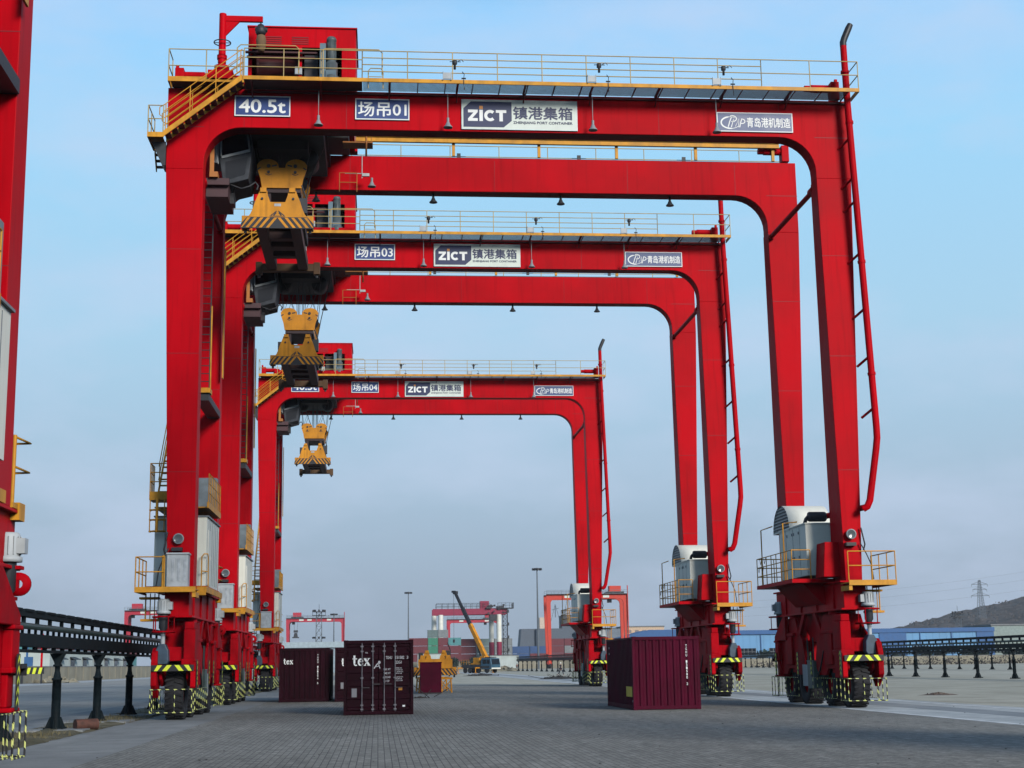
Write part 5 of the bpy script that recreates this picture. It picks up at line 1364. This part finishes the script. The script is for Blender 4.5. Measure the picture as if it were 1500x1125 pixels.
# blue warehouse
bl = mat('light_blue_cladding', (.12, .30, .52), .6, var=.08, scale=.15, streak=.15); bd = mat('deep_blue_trim', (.022, .10, .27), .6, var=.08)
r = building('blue_warehouse', (100, 420, 0), 'long blue clad warehouse with dark blue eaves on the right')
mb = MB(); mb.box(0, 78, 0, 40, 0, 8.9)
for k in range(40): mb.box(k*2-.03, k*2+.03, -.05, 0, 0, 8.9)
mb.build('wall', bl, r); mb = MB(); mb.box(-.4, 78.4, -.5, 40, 8.9, 10.1); mb.build('roof', bd, r)
for xa, xb in ((-.3, .3), (44, 52), (73, 78.2)): MB().box(xa, xb, -.28, -.06, 0, 8.9).build('trim_panel', bd, r)
for k in range(9):
    x = 3+k*8.5
    w = MB().box(x, x+4.6, -.12, -.06, 3.0, 5.0).build('window', GLASS, r); mb = MB()
    for j in range(5): mb.box(x+j*1.15-.06, x+j*1.15+.06, -.18, -.12, 3.0, 5.0)
    mb.box(x, x+4.6, -.18, -.12, 3.95, 4.05); mb.build('frame', KERB, w)
for k in range(8): MB().box(9+k*9.4, 9.25+k*9.4, -.25, -.06, 0, 8.9).build('downpipe', bd, r)
r = building('blue_roofed_hall', (78, 470, 0), 'smaller hall with a blue sloping roof left of the blue warehouse')
MB().box(0, 26, 0, 20, 0, 9.4).build('wall', bl, r); MB().prism([(-.5, 9.4), (26.5, 9.4), (26.5, 11.6), (8, 11.6)], 'y', -.5, 20.5).build('roof', bd, r)
r = building('pale_green_shed', (179, 423, 0), 'pale grey-green shed at the right end of the blue warehouse')
MB().box(0, 40, 0, 20, 0, 10.6).build('wall', mat('pale_green_cladding', (.24, .30, .28), .7), r); MB().box(-.3, 40.3, -.3, 20.3, 10.6, 11.0).build('roof', KERB, r)
# tan building with windows
r = building('peach_block', (99, 600, 0), 'pale peach flat-roofed block rising behind the right container')
MB().box(0, 17, 0, 16, 0, 15.6).build('wall', mat('peach_render', (.58, .42, .29), .8), r); MB().box(-8, -.02, 1, 16, 0, 15.0).build('side_wing', mat('slate_grey_cladding', (.15, .18, .22), .7), r); MB().box(-.3, 17.3, -.3, 16.3, 15.6, 16.0).build('roof', KERB, r)
for k in range(5): 
    for zz in (10.8, 13.2): MB().box(2+k*3, 3.5+k*3, -.06, 0, zz, zz+1.2).build('window', mat('dim_window', (.20, .17, .16), .4), r)
# grey ship
r = empty('grey_ship', (97, 800, 0), label='hazy grey ship superstructure behind the orange-red crane', cat='ship')
gs = mat('ship_grey', (.085, .105, .135), .7)
mb = MB(); mb.box(-12, 40, 0, 18, 0, 20); mb.prism([(-22, 0), (-12, 0), (-12, 20), (-20, 20)], 'y', 2, 16); mb.build('hull', gs, r)
MB().box(2, 13, 1, 14, 20, 27).build('superstructure', gs, r); MB().box(-10, -4, 2, 12, 20, 26).build('deckhouse', mat('ship_cream', (.55, .45, .36), .7), r)
MB().box(16, 22, 2, 12, 12, 24).build('funnel', mat('ship_cream', (.55, .45, .36)), r)
mb = MB()
for x, h in ((6, 38), (-1, 33)):
    mb.tube((x, 5, 26), (x, 5, h), .22, 5); mb.tube((x-2, 5, 30), (x+2, 5, 31), .12, 4); mb.tube((x-3, 5, 22), (x, 5, h), .1, 4); mb.tube((x+3, 5, 22), (x, 5, h), .1, 4)
mb.build('mast', gs, r)

# masts, pylons, lines
def light_mast(loc, h, label):
    r = empty('light_mast', loc, label=label, cat='light mast', group='tall light masts')
    mb = MB(); mb.path([(0, 0, 0), (0, 0, h*.5), (0, 0, h)], [.34, .26, .16], 10); mb.build('pole', mat('mast_grey', (.10, .12, .14), .6), r)
    mb = MB(); mb.path([(1.15*math.cos(t*math.pi/8), 1.15*math.sin(t*math.pi/8), h) for t in range(16)], .06, 5, True)
    mb.tube((-1.15, 0, h), (1.15, 0, h), .05, 5); mb.tube((0, -1.15, h), (0, 1.15, h), .05, 5); mb.lathe((0, 0, h), 'z', [(.5, -.2), (.5, .3), (.1, .5), (.001, .5)], 10); mb.build('head_frame', DGREY, r)
    for t in range(9):
        a = t*2*math.pi/9; mb = MB(); mb.cbox((1.25*math.cos(a), 1.25*math.sin(a), h+.05), (.5, .5, .62), a); mb.build('floodlight', DGREY, r)
light_mast((47.2, 440, 0), 29.2, 'tall thin light mast right of centre, the taller one')
light_mast((11.5, 570, 0), 28.8, 'tall thin light mast left of centre, the shorter one')
light_mast((-17.6, 600, 0), 22.0, 'thin pole seen inside the small distant red crane on the left')
def lattice(name, loc, h, w0, w1, label, heads=True, r0=.09, arms=(), cat='mast'):
    r = empty(name, loc, label=label, cat=cat); mb = MB(); n = max(6, int(h/2.4))
    P = lambda sx, sy, t: (sx*(w0+(w1-w0)*t)/2, sy*(w0+(w1-w0)*t)/2, h*t)
    for sx in (-1, 1):
        for sy in (-1, 1): mb.tube(P(sx, sy, 0), P(sx, sy, 1), r0, 4)
    for k in range(n):
        a, b = k/n, (k+1)/n
        mb.tube(P(-1, -1, a), P(1, -1, b), r0*.6, 4); mb.tube(P(1, -1, a), P(-1, -1, b), r0*.6, 4); mb.tube(P(-1, 1, a), P(1, 1, b), r0*.6, 4); mb.tube(P(-1, -1, b), P(1, -1, b), r0*.6, 4); mb.tube(P(-1, -1, a), P(-1, 1, b), r0*.6, 4); mb.tube(P(1, -1, a), P(1, 1, b), r0*.6, 4)
    mb.build('lattice_frame', mat('lattice_grey', (.13, .15, .17), .6), r)
    if heads:
        mb = MB(); mb.box(-w1*1.3, w1*1.3, -w1*1.3, w1*1.3, h-1.3, h-1.15); mb.box(-w1*1.3, w1*1.3, -w1*1.3, w1*1.3, h-.1, h+.05)
        mb.tube((0, 0, h-1.3), (0, 0, h+2.5), .06, 4)
        for sx in (-1, 1): mb.tube((sx*w1*1.25, 0, h-1.3), (sx*w1*1.25, 0, h+.3), .06, 4)
        mb.build('lamp_platform', DGREY, r)
        for z in (h+.05, h*.55):
            for t in range(8):
                a = t*math.pi/4; MB().cbox((w1*1.15*math.cos(a), w1*1.15*math.sin(a), z+.3), (.5, .5, .6), a).build('floodlight', DGREY, r)
    if arms:
        mb = MB()
        for z, L in arms:
            mb.tube((-L, 0, z), (L, 0, z), r0, 4); mb.tube((-L, 0, z), (0, 0, z+L*.35), r0*.8, 4); mb.tube((L, 0, z), (0, 0, z+L*.35), r0*.8, 4)
            for s in (-1, 1): mb.tube((s*L, 0, z), (s*L, 0, z-2.2), r0*.8, 4)
        mb.build('cross_arm', mat('lattice_grey', (.13, .15, .17)), r)
    return r
lattice('lattice_tower', (-19.6, 500, 0), 19.6, 2.2, 1.7, 'grey lattice tower with lamp platform above the leftmost container')
lattice('lattice_tower', (199.8, 500, 0), 16.6, 2.0, 1.5, 'grey lattice lamp tower before the blue warehouse')
lattice('pylon', (583.5, 1400, 38), 37, 7, 1.6, 'power pylon standing on the hill at right', False, .22, ((22, 9), (28, 7), (33, 8)), 'pylon')
lattice('pylon', (668, 1400, 44), 37, 7, 1.6, 'power pylon cut by the right edge of the picture', False, .22, ((22, 9), (28, 7), (33, 8)), 'pylon')
for i, (za, zb, xb) in enumerate(((62, 60, 575), (56, 54, 575), (49, 46, 575))):
    mb = MB(); n = 16; A = Vector((430, 1400, za-6)); Bp = Vector((668, 1400, zb+28-i*2))
    A = Vector((300, 1380, za-8)); pts = []
    for k in range(n+1):
        t = k/n; p = A.lerp(Bp, t); p.z -= 5*4*t*(1-t); pts.append(p)
    mb.path(pts, .055, 4); tag(mb.build('power_line', mat('cable_grey', (.12, .14, .16), .7)), ('uppermost power line sagging towards the pylon at right', 'middle power line sagging towards the pylon at right', 'lowest power line sagging towards the pylon at right')[i], 'power line', 'power lines')

# hill
def hill():
    rr = random.Random(4); import mathutils
    nx, ny = 150, 40; vs = []; fs = []
    for j in range(ny+1):
        for i in range(nx+1):
            x = 380+i*7.0; y = 1250+j*16.0; t = j/ny
            prof = max(0, min(1, (x-455)/55)); prof = prof*prof*(3-2*prof)
            ridge = (22+14*max(0, (x-500))/70*.5+9*max(0, (x-575))/80)*prof if x > 455 else 0
            ridge = min(ridge, 95)
            h = ridge*math.sin(min(1, t*1.6)*math.pi/2)*(1 if t < .75 else 1-(t-.75)*1.6)
            h += (rr.uniform(-1, 1)*1.5+1.6*mathutils.noise.noise((x*.03, y*.03, 0)))*min(1, h/10)
            vs.append((x, y, h-.5))
    for j in range(ny):
        for i in range(nx): a = j*(nx+1)+i; fs.append((a, a+1, a+nx+2, a+nx+1))
    rw = random.Random(8); mw = MB()
    for k in range(9000):
        a = vs[rw.randrange(len(vs))]
        if a[2] < 1.5 or a[1] > 1700: continue
        c = Vector((a[0]+rw.uniform(-4, 4), a[1]+rw.uniform(-8, 8), a[2]+rw.uniform(0, 2.2))); q = rw.uniform(.7, 1.9)
        u = Vector((rw.gauss(0, 1), rw.gauss(0, 1), rw.gauss(0, .6))).normalized(); w = u.orthogonal().normalized(); t = u.cross(w)
        mw.add([c-w*q, c+t*q*.7, c+w*q, c-t*q*.7], [(0, 1, 2, 3)])
    tag(mw.build('hill_woods', mat('bare_winter_wood', (.060, .050, .048), .95, var=.5, scale=.08)), 'bare brown winter woodland covering the hill at right', 'woodland', None, 'stuff')
    m = mat('wooded_hill', (.062, .052, .046), .95, var=.45, scale=.05, bump=1, bscale=.12, spec=.1)
    tag(MB().add(vs, fs).build('hill', m), kind='structure')
hill()

# trees
LEAFD = mat('dark_evergreen_leaves', (.018, .040, .030), .8, var=.4, scale=.8); BARK = mat('bark', (.07, .055, .04), .9)
LEAFB = mat('bare_twig_brown', (.075, .065, .058), .9, var=.3, scale=.8)
def make_tree(h, w, leaf, n, seed):
    rr = random.Random(seed); r = empty('tree')
    mb = MB(); mb.path([(0, 0, 0), (.05*w, 0, h*.35), (-.03*w, .03*w, h*.8)], [h*.035, h*.025, h*.008], 6)
    for k in range(5):
        a = rr.uniform(0, 6.28); z = h*rr.uniform(.25, .55); mb.tube((0, 0, z), (w*.35*math.cos(a), w*.35*math.sin(a), z+h*.25), h*.012, 5, h*.004)
    mb.build('trunk', BARK, r)
    mb = MB(); cl = [(rr.uniform(-.32, .32)*w, rr.uniform(-.32, .32)*w, h*rr.uniform(.32, .85), rr.uniform(.16, .26)*w) for k in range(11)]
    for k in range(n):
        c = rr.choice(cl); d = Vector((rr.gauss(0, 1), rr.gauss(0, 1), rr.gauss(0, .8))).normalized()*c[3]*rr.uniform(.5, 1.1)
        p = Vector(c[:3])+d; s = h*rr.uniform(.05, .095); a = Vector((rr.gauss(0, 1), rr.gauss(0, 1), rr.gauss(0, 1))).normalized(); b = a.orthogonal().normalized(); q = a.cross(b)
        mb.add([p-b*s, p+q*s*.6, p+b*s, p-q*s*.6], [(0, 1, 2, 3)])
    mb.build('crown', leaf, r); return r
protos = [make_tree(4.2, 4.0, LEAFD, 700, 1), make_tree(3.4, 3.8, LEAFD, 700, 2), make_tree(4.6, 4.2, LEAFB, 600, 3)]
spots = [(98, 376, 0), (139, 372, 0), (144, 374, 1), (150, 371, 0), (155, 374, 1), (161, 372, 0), (166, 374, 1), (171, 371, 0), (177, 373, 0), (183, 372, 1), (133, 373, 1), (128, 376, 2), (120, 374, 2), (113, 375, 2), (190, 373, 0),
         (24, 470, 0), (27, 469, 1), (30, 470, 0), (33, 469, 1), (22, 471, 1), (188, 420, 2), (196, 418, 2)]
rr = random.Random(9); used = set()
for x, y, k in spots:
    t = protos[k] if k not in used else copy_tree(protos[k]); used.add(k)
    t.location = (x, y, 0); s = rr.uniform(.85, 1.2); t.scale = (s, s, s*rr.uniform(.9, 1.1)); t.rotation_euler = (0, 0, rr.uniform(0, 6))
    lab = 'dark round tree alone before the blue warehouse near crane 01' if x == 98 else ('dark bushy tree between the huts behind the mobile crane' if x < 40 else ('bare brownish tree before the blue warehouse' if k == 2 else 'dark evergreen tree in the row before the blue warehouse'))
    tag(t, lab, 'tree', None if x == 98 else ('trees between the huts' if x < 40 else ('bare trees by the warehouse' if k == 2 else 'evergreens before the warehouse')))
# dry scrub in front of the warehouse
def scrub():
    rr = random.Random(21); mb = MB()
    for k in range(2600):
        x = rr.uniform(88, 210); y = 347+rr.uniform(-3, 3); z = rr.uniform(0, 2.2)*rr.random()+.1; s = rr.uniform(.15, .45)
        a = Vector((rr.gauss(0, 1), rr.gauss(0, 1), rr.gauss(0, 1))).normalized(); b = a.orthogonal().normalized(); q = a.cross(b); p = Vector((x, y, z))
        mb.add([p-b*s, p+q*s*.5, p+b*s, p-q*s*.5], [(0, 1, 2, 3)])
    tag(mb.build('dry_scrub', LEAFB), 'grey brown dry scrub along the far wall', 'scrub', None, 'stuff')
scrub()

# ---- mobile crane
def mobile_crane():
    r = empty('mobile_crane', (19.9, 287, 0), rad(-50), label='yellow and blue mobile crane with long raised boom on the sand', cat='mobile crane')
    mb = MB(); mb.box(-4.6, 3.2, -1.25, 1.25, .95, 1.35); mb.box(-4.4, .8, -1.2, 1.2, 1.35, 1.6); mb.build('chassis', DGREY, r)
    mb = MB(); mb.prism([(.9, .7), (3.7, .7), (3.75, 1.6), (3.5, 2.75), (1.1, 2.85), (.9, 2.4)], 'y', -1.22, 1.22); cab = mb.build('cab', mat('truck_blue', (.035, .10, .155), .45, var=.15), r, bevel=.08)
    mb = MB(); mb.box(1.4, 2.3, -1.235, -1.22, 1.75, 2.5); mb.box(2.45, 3.3, -1.235, -1.22, 1.75, 2.45); mb.build('window', GLASS, cab); MB().prism([(3.775, 1.62), (3.80, 1.62), (3.60, 2.62), (3.575, 2.62)], 'y', -1.0, 1.0).build('windscreen', GLASS, cab); MB().box(3.7, 3.86, -1.2, 1.2, .75, 1.0).build('bumper', WHT, cab); MB().box(1.2, 3.3, -.6, .6, 2.85, 3.0).build('beacon_bar', DGREY, cab)
    for x in (-3.6, -2.3, .2, 2.4):
        for s in (-1, 1): MB().lathe((x, s*1.05, .52), 'y', [(.001, -.16), (.42, -.16), (.52, -.1), (.52, .1), (.42, .16), (.001, .16)], 16).build('wheel', BLK, r)
    mb = MB(); mb.box(-2.2, .4, -1.0, 1.0, 1.6, 1.85); mb.box(-1.6, .2, -.9, .9, 1.85, 2.9); mb.box(.1, 1.3, -.7, .7, 2.4, 3.2); mb.build('turntable', YELS, r, bevel=.05)
    b0 = Vector((1.0, 0, 3.0)); d = (Vector((-7.4, 0, 15.5))-b0)
    p1 = b0+d*.50
    def beam(p, q, w, nm, m):
        dd = (q-p).normalized(); s = Vector((0, 1, 0)); u = dd.cross(s).normalized(); vs = []
        for c in (p, q):
            for a, b in ((-1, -1), (1, -1), (1, 1), (-1, 1)): vs.append(c+s*(a*w)+u*(b*w*1.2))
        return MB().add(vs, [(0, 1, 2, 3), (7, 6, 5, 4), (0, 4, 5, 1), (1, 5, 6, 2), (2, 6, 7, 3), (3, 7, 4, 0)]).build(nm, m, r)
    beam(b0-d*.03, p1, .33, 'boom', YELS); beam(p1-d*.02, b0+d*.76, .26, 'boom_extension', BLKP); beam(b0+d*.76, b0+d, .20, 'boom_extension', BLKP)
    mb = MB(); t = b0+d; mb.cbox(t+Vector((0, 0, .1)), (.9, .6, .55)); mb.cbox(t+Vector((-.5, 0, .3)), (.7, .5, .4)); mb.build('boom_head', BLKP, r)
    mb = MB(); mb.tube((.0, 0, 2.2), b0+d*.27+Vector((-.3, 0, -.4)), .16, 8); mb.build('lift_cylinder', DGREY, r)
    mb = MB(); mb.tube(t+Vector((-.5, 0, 0)), t+Vector((-.5, 0, -9)), .03, 5); mb.box(t.x-.65, t.x-.35, -.15, .15, t.z-9.6, t.z-9); mb.build('hook_rope', STEEL, r)
    for x in (-4.3, .55):
        for s in (-1, 1): mb = MB(); mb.box(x-.1, x+.1, min(s*1.2, s*2.4), max(s*1.2, s*2.4), .9, 1.1); mb.tube((x, s*2.3, 0), (x, s*2.3, .9), .08, 8); mb.cbox((x, s*2.3, .04), (.5, .5, .08)); mb.build('outrigger', YELS, r)
    mb = MB(); railing(mb, [(-4.6, -1.2, 1.6), (-2.4, -1.2, 1.6)], .9, (.45,), .03, .8); mb.build('deck_railing', YELS, r)
mobile_crane()

# ---- people
def person(loc, rz, pose, label, top, legs, helmet=None):
    r = empty('person', loc, rz, label=label, cat='person')
    if pose == 'walk':
        J = [(0, 0, .95), (0, 0, 1.2), (0, 0, 1.42), (0, 0, 1.52), (0, 0, 1.62), (.10, .02, .9), (.10, .28, .5), (.10, .38, .08), (.10, .50, .04), (-.10, -.02, .9), (-.10, -.10, .48), (-.10, -.42, .12), (-.10, -.34, .03),
             (.20, 0, 1.38), (.25, -.12, 1.1), (.24, -.08, .86), (-.20, 0, 1.38), (-.25, .14, 1.12), (-.24, .28, .92)]
    elif pose == 'stand':
        J = [(0, 0, .95), (0, 0, 1.2), (0, 0, 1.42), (0, 0, 1.52), (0, 0, 1.62), (.10, 0, .9), (.11, .03, .5), (.11, 0, .08), (.12, .14, .04), (-.10, 0, .9), (-.11, .03, .5), (-.11, 0, .08), (-.12, .14, .04),
             (.20, 0, 1.38), (.26, -.02, 1.1), (.25, .08, .86), (-.20, 0, 1.38), (-.26, -.02, 1.1), (-.22, .18, .95)]
    else:      # crouching
        J = [(0, -.15, .36), (0, -.02, .60), (0, .14, .80), (0, .20, .90), (0, .25, 1.0), (.12, -.1, .36), (.16, .30, .48), (.14, .10, .08), (.14, .26, .04), (-.12, -.1, .36), (-.16, .30, .48), (-.14, .10, .08), (-.14, .26, .04),
             (.20, .12, .78), (.26, .30, .56), (.16, .46, .42), (-.20, .12, .78), (-.26, .30, .56), (-.16, .46, .42)]
    E_ = [(0, 1), (1, 2), (2, 3), (3, 4), (0, 5), (5, 6), (6, 7), (7, 8), (0, 9), (9, 10), (10, 11), (11, 12), (2, 13), (13, 14), (14, 15), (2, 16), (16, 17), (17, 18)]
    R_ = [.15, .15, .15, .06, .09, .10, .075, .05, .045, .10, .075, .05, .045, .075, .055, .04, .075, .055, .04]
    def skin(nm, ids, m, grow=0):
        me = bpy.data.meshes.new(nm); mp = {j: i for i, j in enumerate(ids)}
        me.from_pydata([J[j] for j in ids], [(mp[a], mp[b]) for a, b in E_ if a in mp and b in mp], [])
        o = bpy.data.objects.new(nm, me); COL.objects.link(o); o.parent = r
        o.modifiers.new('skin', 'SKIN')
        for i, j in enumerate(ids): me.skin_vertices[0].data[i].radius = (R_[j]+grow, R_[j]*.85+grow)
        me.skin_vertices[0].data[0].use_root = True
        s = o.modifiers.new('sub', 'SUBSURF'); s.levels = s.render_levels = 1
        me.materials.append(m); return o
    skin('body', list(range(19)), SKIN)
    skin('jacket', [1, 2, 13, 14, 15, 16, 17, 18], top, .018); skin('trousers', [0, 5, 6, 7, 9, 10, 11], legs, .014)
    h = Vector(J[4]); mb = MB()
    mb.lathe((h.x, h.y, h.z), 'z', [(.001, .17), (.07, .155), (.115, .10), (.125, .03), (.15 if helmet else .12, .02), (.12, .0)], 12); mb.build('helmet' if helmet else 'hair', helmet or BLKP, r)
    mb = MB()
    for s in (-1, 1):       # hands: palm, fingers and thumb
        j = Vector(J[15 if s > 0 else 18]); mb.cbox(j+Vector((0, .01, -.06)), (.03, .07, .09))
        for k in range(4): mb.tube(j+Vector((0, -.02+k*.02, -.1)), j+Vector((0, -.015+k*.02, -.17-.01*(k in (1, 2)))), .009, 5)
        mb.tube(j+Vector((0, .045, -.06)), j+Vector((0, .075, -.12)), .01, 5)
    mb.build('hand', SKIN, r); return r
navyc = mat('navy_cloth', (.02, .025, .04), .9); greyc = mat('grey_cloth', (.10, .11, .12), .9); tanc = mat('khaki_cloth', (.20, .18, .13), .9)
person((25.4, 208, 0), rad(-70), 'walk', 'person in dark clothes and white helmet walking on the sand', navyc, navyc, WHT)
person((34.5, 372, 0), rad(150), 'stand', 'person in dark clothes standing on the sand right of the mobile crane', navyc, navyc)
person((14.6, 285, 0), rad(-40), 'crouch', 'person in dark clothes crouching just left of the mobile crane', navyc, navyc)
person((10.9, 296, 0), rad(30), 'crouch', 'person in dark clothes crouching between the spreader and the mobile crane', navyc, greyc)
person((8.7, 260, 0), rad(-60), 'stand', 'person in grey standing behind the parked spreader', greyc, navyc)

# ---- rubble and litter on the ground
def rubble(name, loc, n, rx, ry, s, label, m, twig=0, seed=1, hump=.5):
    rr = random.Random(seed); mb = MB(); N = 16; vs = []; fs = []
    for j in range(7):              # one irregular low mound
        for i in range(N):
            q = j/6; a = 2*math.pi*i/N; w = 1+rr.uniform(-.16, .16)
            vs.append((rx*q*w*math.cos(a), ry*q*w*math.sin(a), max(-.01, s*3*hump*(1-q)*rr.uniform(.6, 1.3)-.01*q)))
    for j in range(6):
        for i in range(N): fs.append((j*N+i, (j+1)*N+i, (j+1)*N+(i+1) % N, j*N+(i+1) % N))
    mb.add(vs, fs)
    for k in range(n):
        u = rr.gauss(0, .4); v = rr.gauss(0, .4); q = s*rr.uniform(.4, 1.2); d = min(1, math.hypot(u, v))
        c = (u*rx, v*ry, q*.25+s*2.0*hump*(1-d))
        mb.cbox(c, (q, q*rr.uniform(.5, 1), q*rr.uniform(.4, .8)), m=Matrix.Rotation(rr.uniform(0, 3), 3, Vector((rr.gauss(0, 1), rr.gauss(0, 1), rr.gauss(0, 1))).normalized()))
    for k in range(twig):
        p = Vector((rr.gauss(0, .4)*rx, rr.gauss(0, .4)*ry, .05)); mb.tube(p, p+Vector((rr.gauss(0, .6), rr.gauss(0, .6), rr.uniform(.1, .6))), .02, 4)
    return tag(mb.build(name, m, loc=loc), label, 'rubble', None, 'stuff')
STONE = mat('broken_stone', (.22, .20, .16), .9, var=.4, scale=2); TWIG = mat('dark_debris', (.03, .028, .026), .9, var=.4)
rubble('debris_pile', (25.8, 67.5, 0), 16, .9, .5, .07, 'small heap of broken rubble on the pale ground at right', mat('broken_brick', (.10, .075, .06), .9, var=.4, scale=3), 0, 3)
rubble('debris_pile', (19.3, 160, 0), 40, 2.2, 1.6, .22, 'low dark pile of twigs and scraps on the sand at centre', TWIG, 22, 4)
rubble('sand_heap', (29, 345, 0), 60, 5.0, 3, .7, 'low heap of earth on the sand right of the mobile crane', mat('earth', (.26, .235, .17), .95, var=.2), 0, 5)
rubble('debris_pile', (15.2, 222, 0), 30, 3.0, 2.0, .2, 'scattered dark scraps on the sand below the mobile crane', TWIG, 10, 6)
rubble('sand_heap', (-44, 210, 0), 40, 3.5, 5, .55, 'small earth heap on the pale verge at far left', mat('earth', (.26, .235, .17)), 0, 7)
rubble('debris_pile', (2.2, 78.3, 0), 10, .6, .12, .06, 'thin dark scraps on the paving right of the nearest container', TWIG, 4, 8)
def litter():
    rr = random.Random(31); mb = MB()
    for k in range(260):
        y = 24+rr.random()**1.6*70; x = rr.uniform(-7, 20); s = rr.uniform(.006, .020)
        mb.cbox((x, y, s*.4), (s*2, s*1.5, s*.8), rr.uniform(0, 3))
    tag(mb.build('litter', TWIG), 'tiny dark stones and scraps strewn over the paving', 'litter', None, 'stuff')
litter()
def grass():
    rr = random.Random(33); mb = MB()
    for k in range(9000):
        y = 24+rr.random()**1.4*70; x = -9.0+rr.gauss(0, .42)
        if not -9.95 < x < -7.7: continue
        if math.sin(y*1.3)+math.sin(y*.47+2)+rr.gauss(0, .5) < .2: continue
        h = rr.uniform(.04, .16); a = rr.uniform(0, 6.28); dx, dy = .012*math.cos(a), .012*math.sin(a)
        mb.add([(x-dx, y-dy, .02), (x+dx, y+dy, .02), (x+rr.gauss(0, .05), y+rr.gauss(0, .05), .03+h)], [(0, 1, 2)])
    tag(mb.build('dry_grass', mat('dry_grass', (.13, .11, .055), .9, var=.4, scale=1)), 'sparse dry grass on the dirt strip under the left rail', 'grass', None, 'stuff')
grass()
# blue and yellow fragment of another machine far left
r = empty('striped_barrier', (-46.2, 203, 0), label='small yellow and black striped board with blue box above it at far left', cat='barrier')
mb = MB(); mb.box(-.9, 2.2, 0, .3, 1.25, 2.1, 0)
for k in range(4): mb.add([(-.8+k*.75, -.004, 1.27), (-.42+k*.75, -.004, 1.27), (-.22+k*.75, -.004, 2.08), (-.60+k*.75, -.004, 2.08)], [(0, 1, 2, 3)], mi=1)
mb.build('board', [BLKP, HIVIS], r); mb = MB()
for x in (-.6, 1.9): mb.box(x-.1, x+.1, .05, .25, 0, 1.25)
mb.build('stand', DGREY, r)
MB().box(-.4, .7, .05, .3, 2.3, 3.5).build('blue_box', mat('box_blue', (.03, .11, .27), .5), r); MB().box(1.7, 1.95, .1, .3, 2.1, 6.5).build('red_pole', RED, r); MB().box(-.2, .05, .1, .25, 3.5, 6).build('blue_pole', mat('box_blue', (.03, .11, .27)), r)
# ---- air
def haze():
    mb = MB().box(-6200, 6200, -600, 9200, -2.0, 130)
    m = bpy.data.materials.new('haze_air'); m.use_nodes = True; n = m.node_tree.nodes; l = m.node_tree.links; n.clear()
    out = n.new('ShaderNodeOutputMaterial'); v = n.new('ShaderNodeVolumePrincipled')
    v.inputs['Color'].default_value = (.80, .86, .92, 1); v.inputs['Density'].default_value = .00011; v.inputs['Anisotropy'].default_value = 0.0
    l.new(v.outputs[0], out.inputs['Volume'])
    o = mb.build('haze', m); tag(o, 'pale haze filling the air over the yard', 'haze', None, 'stuff')
haze()
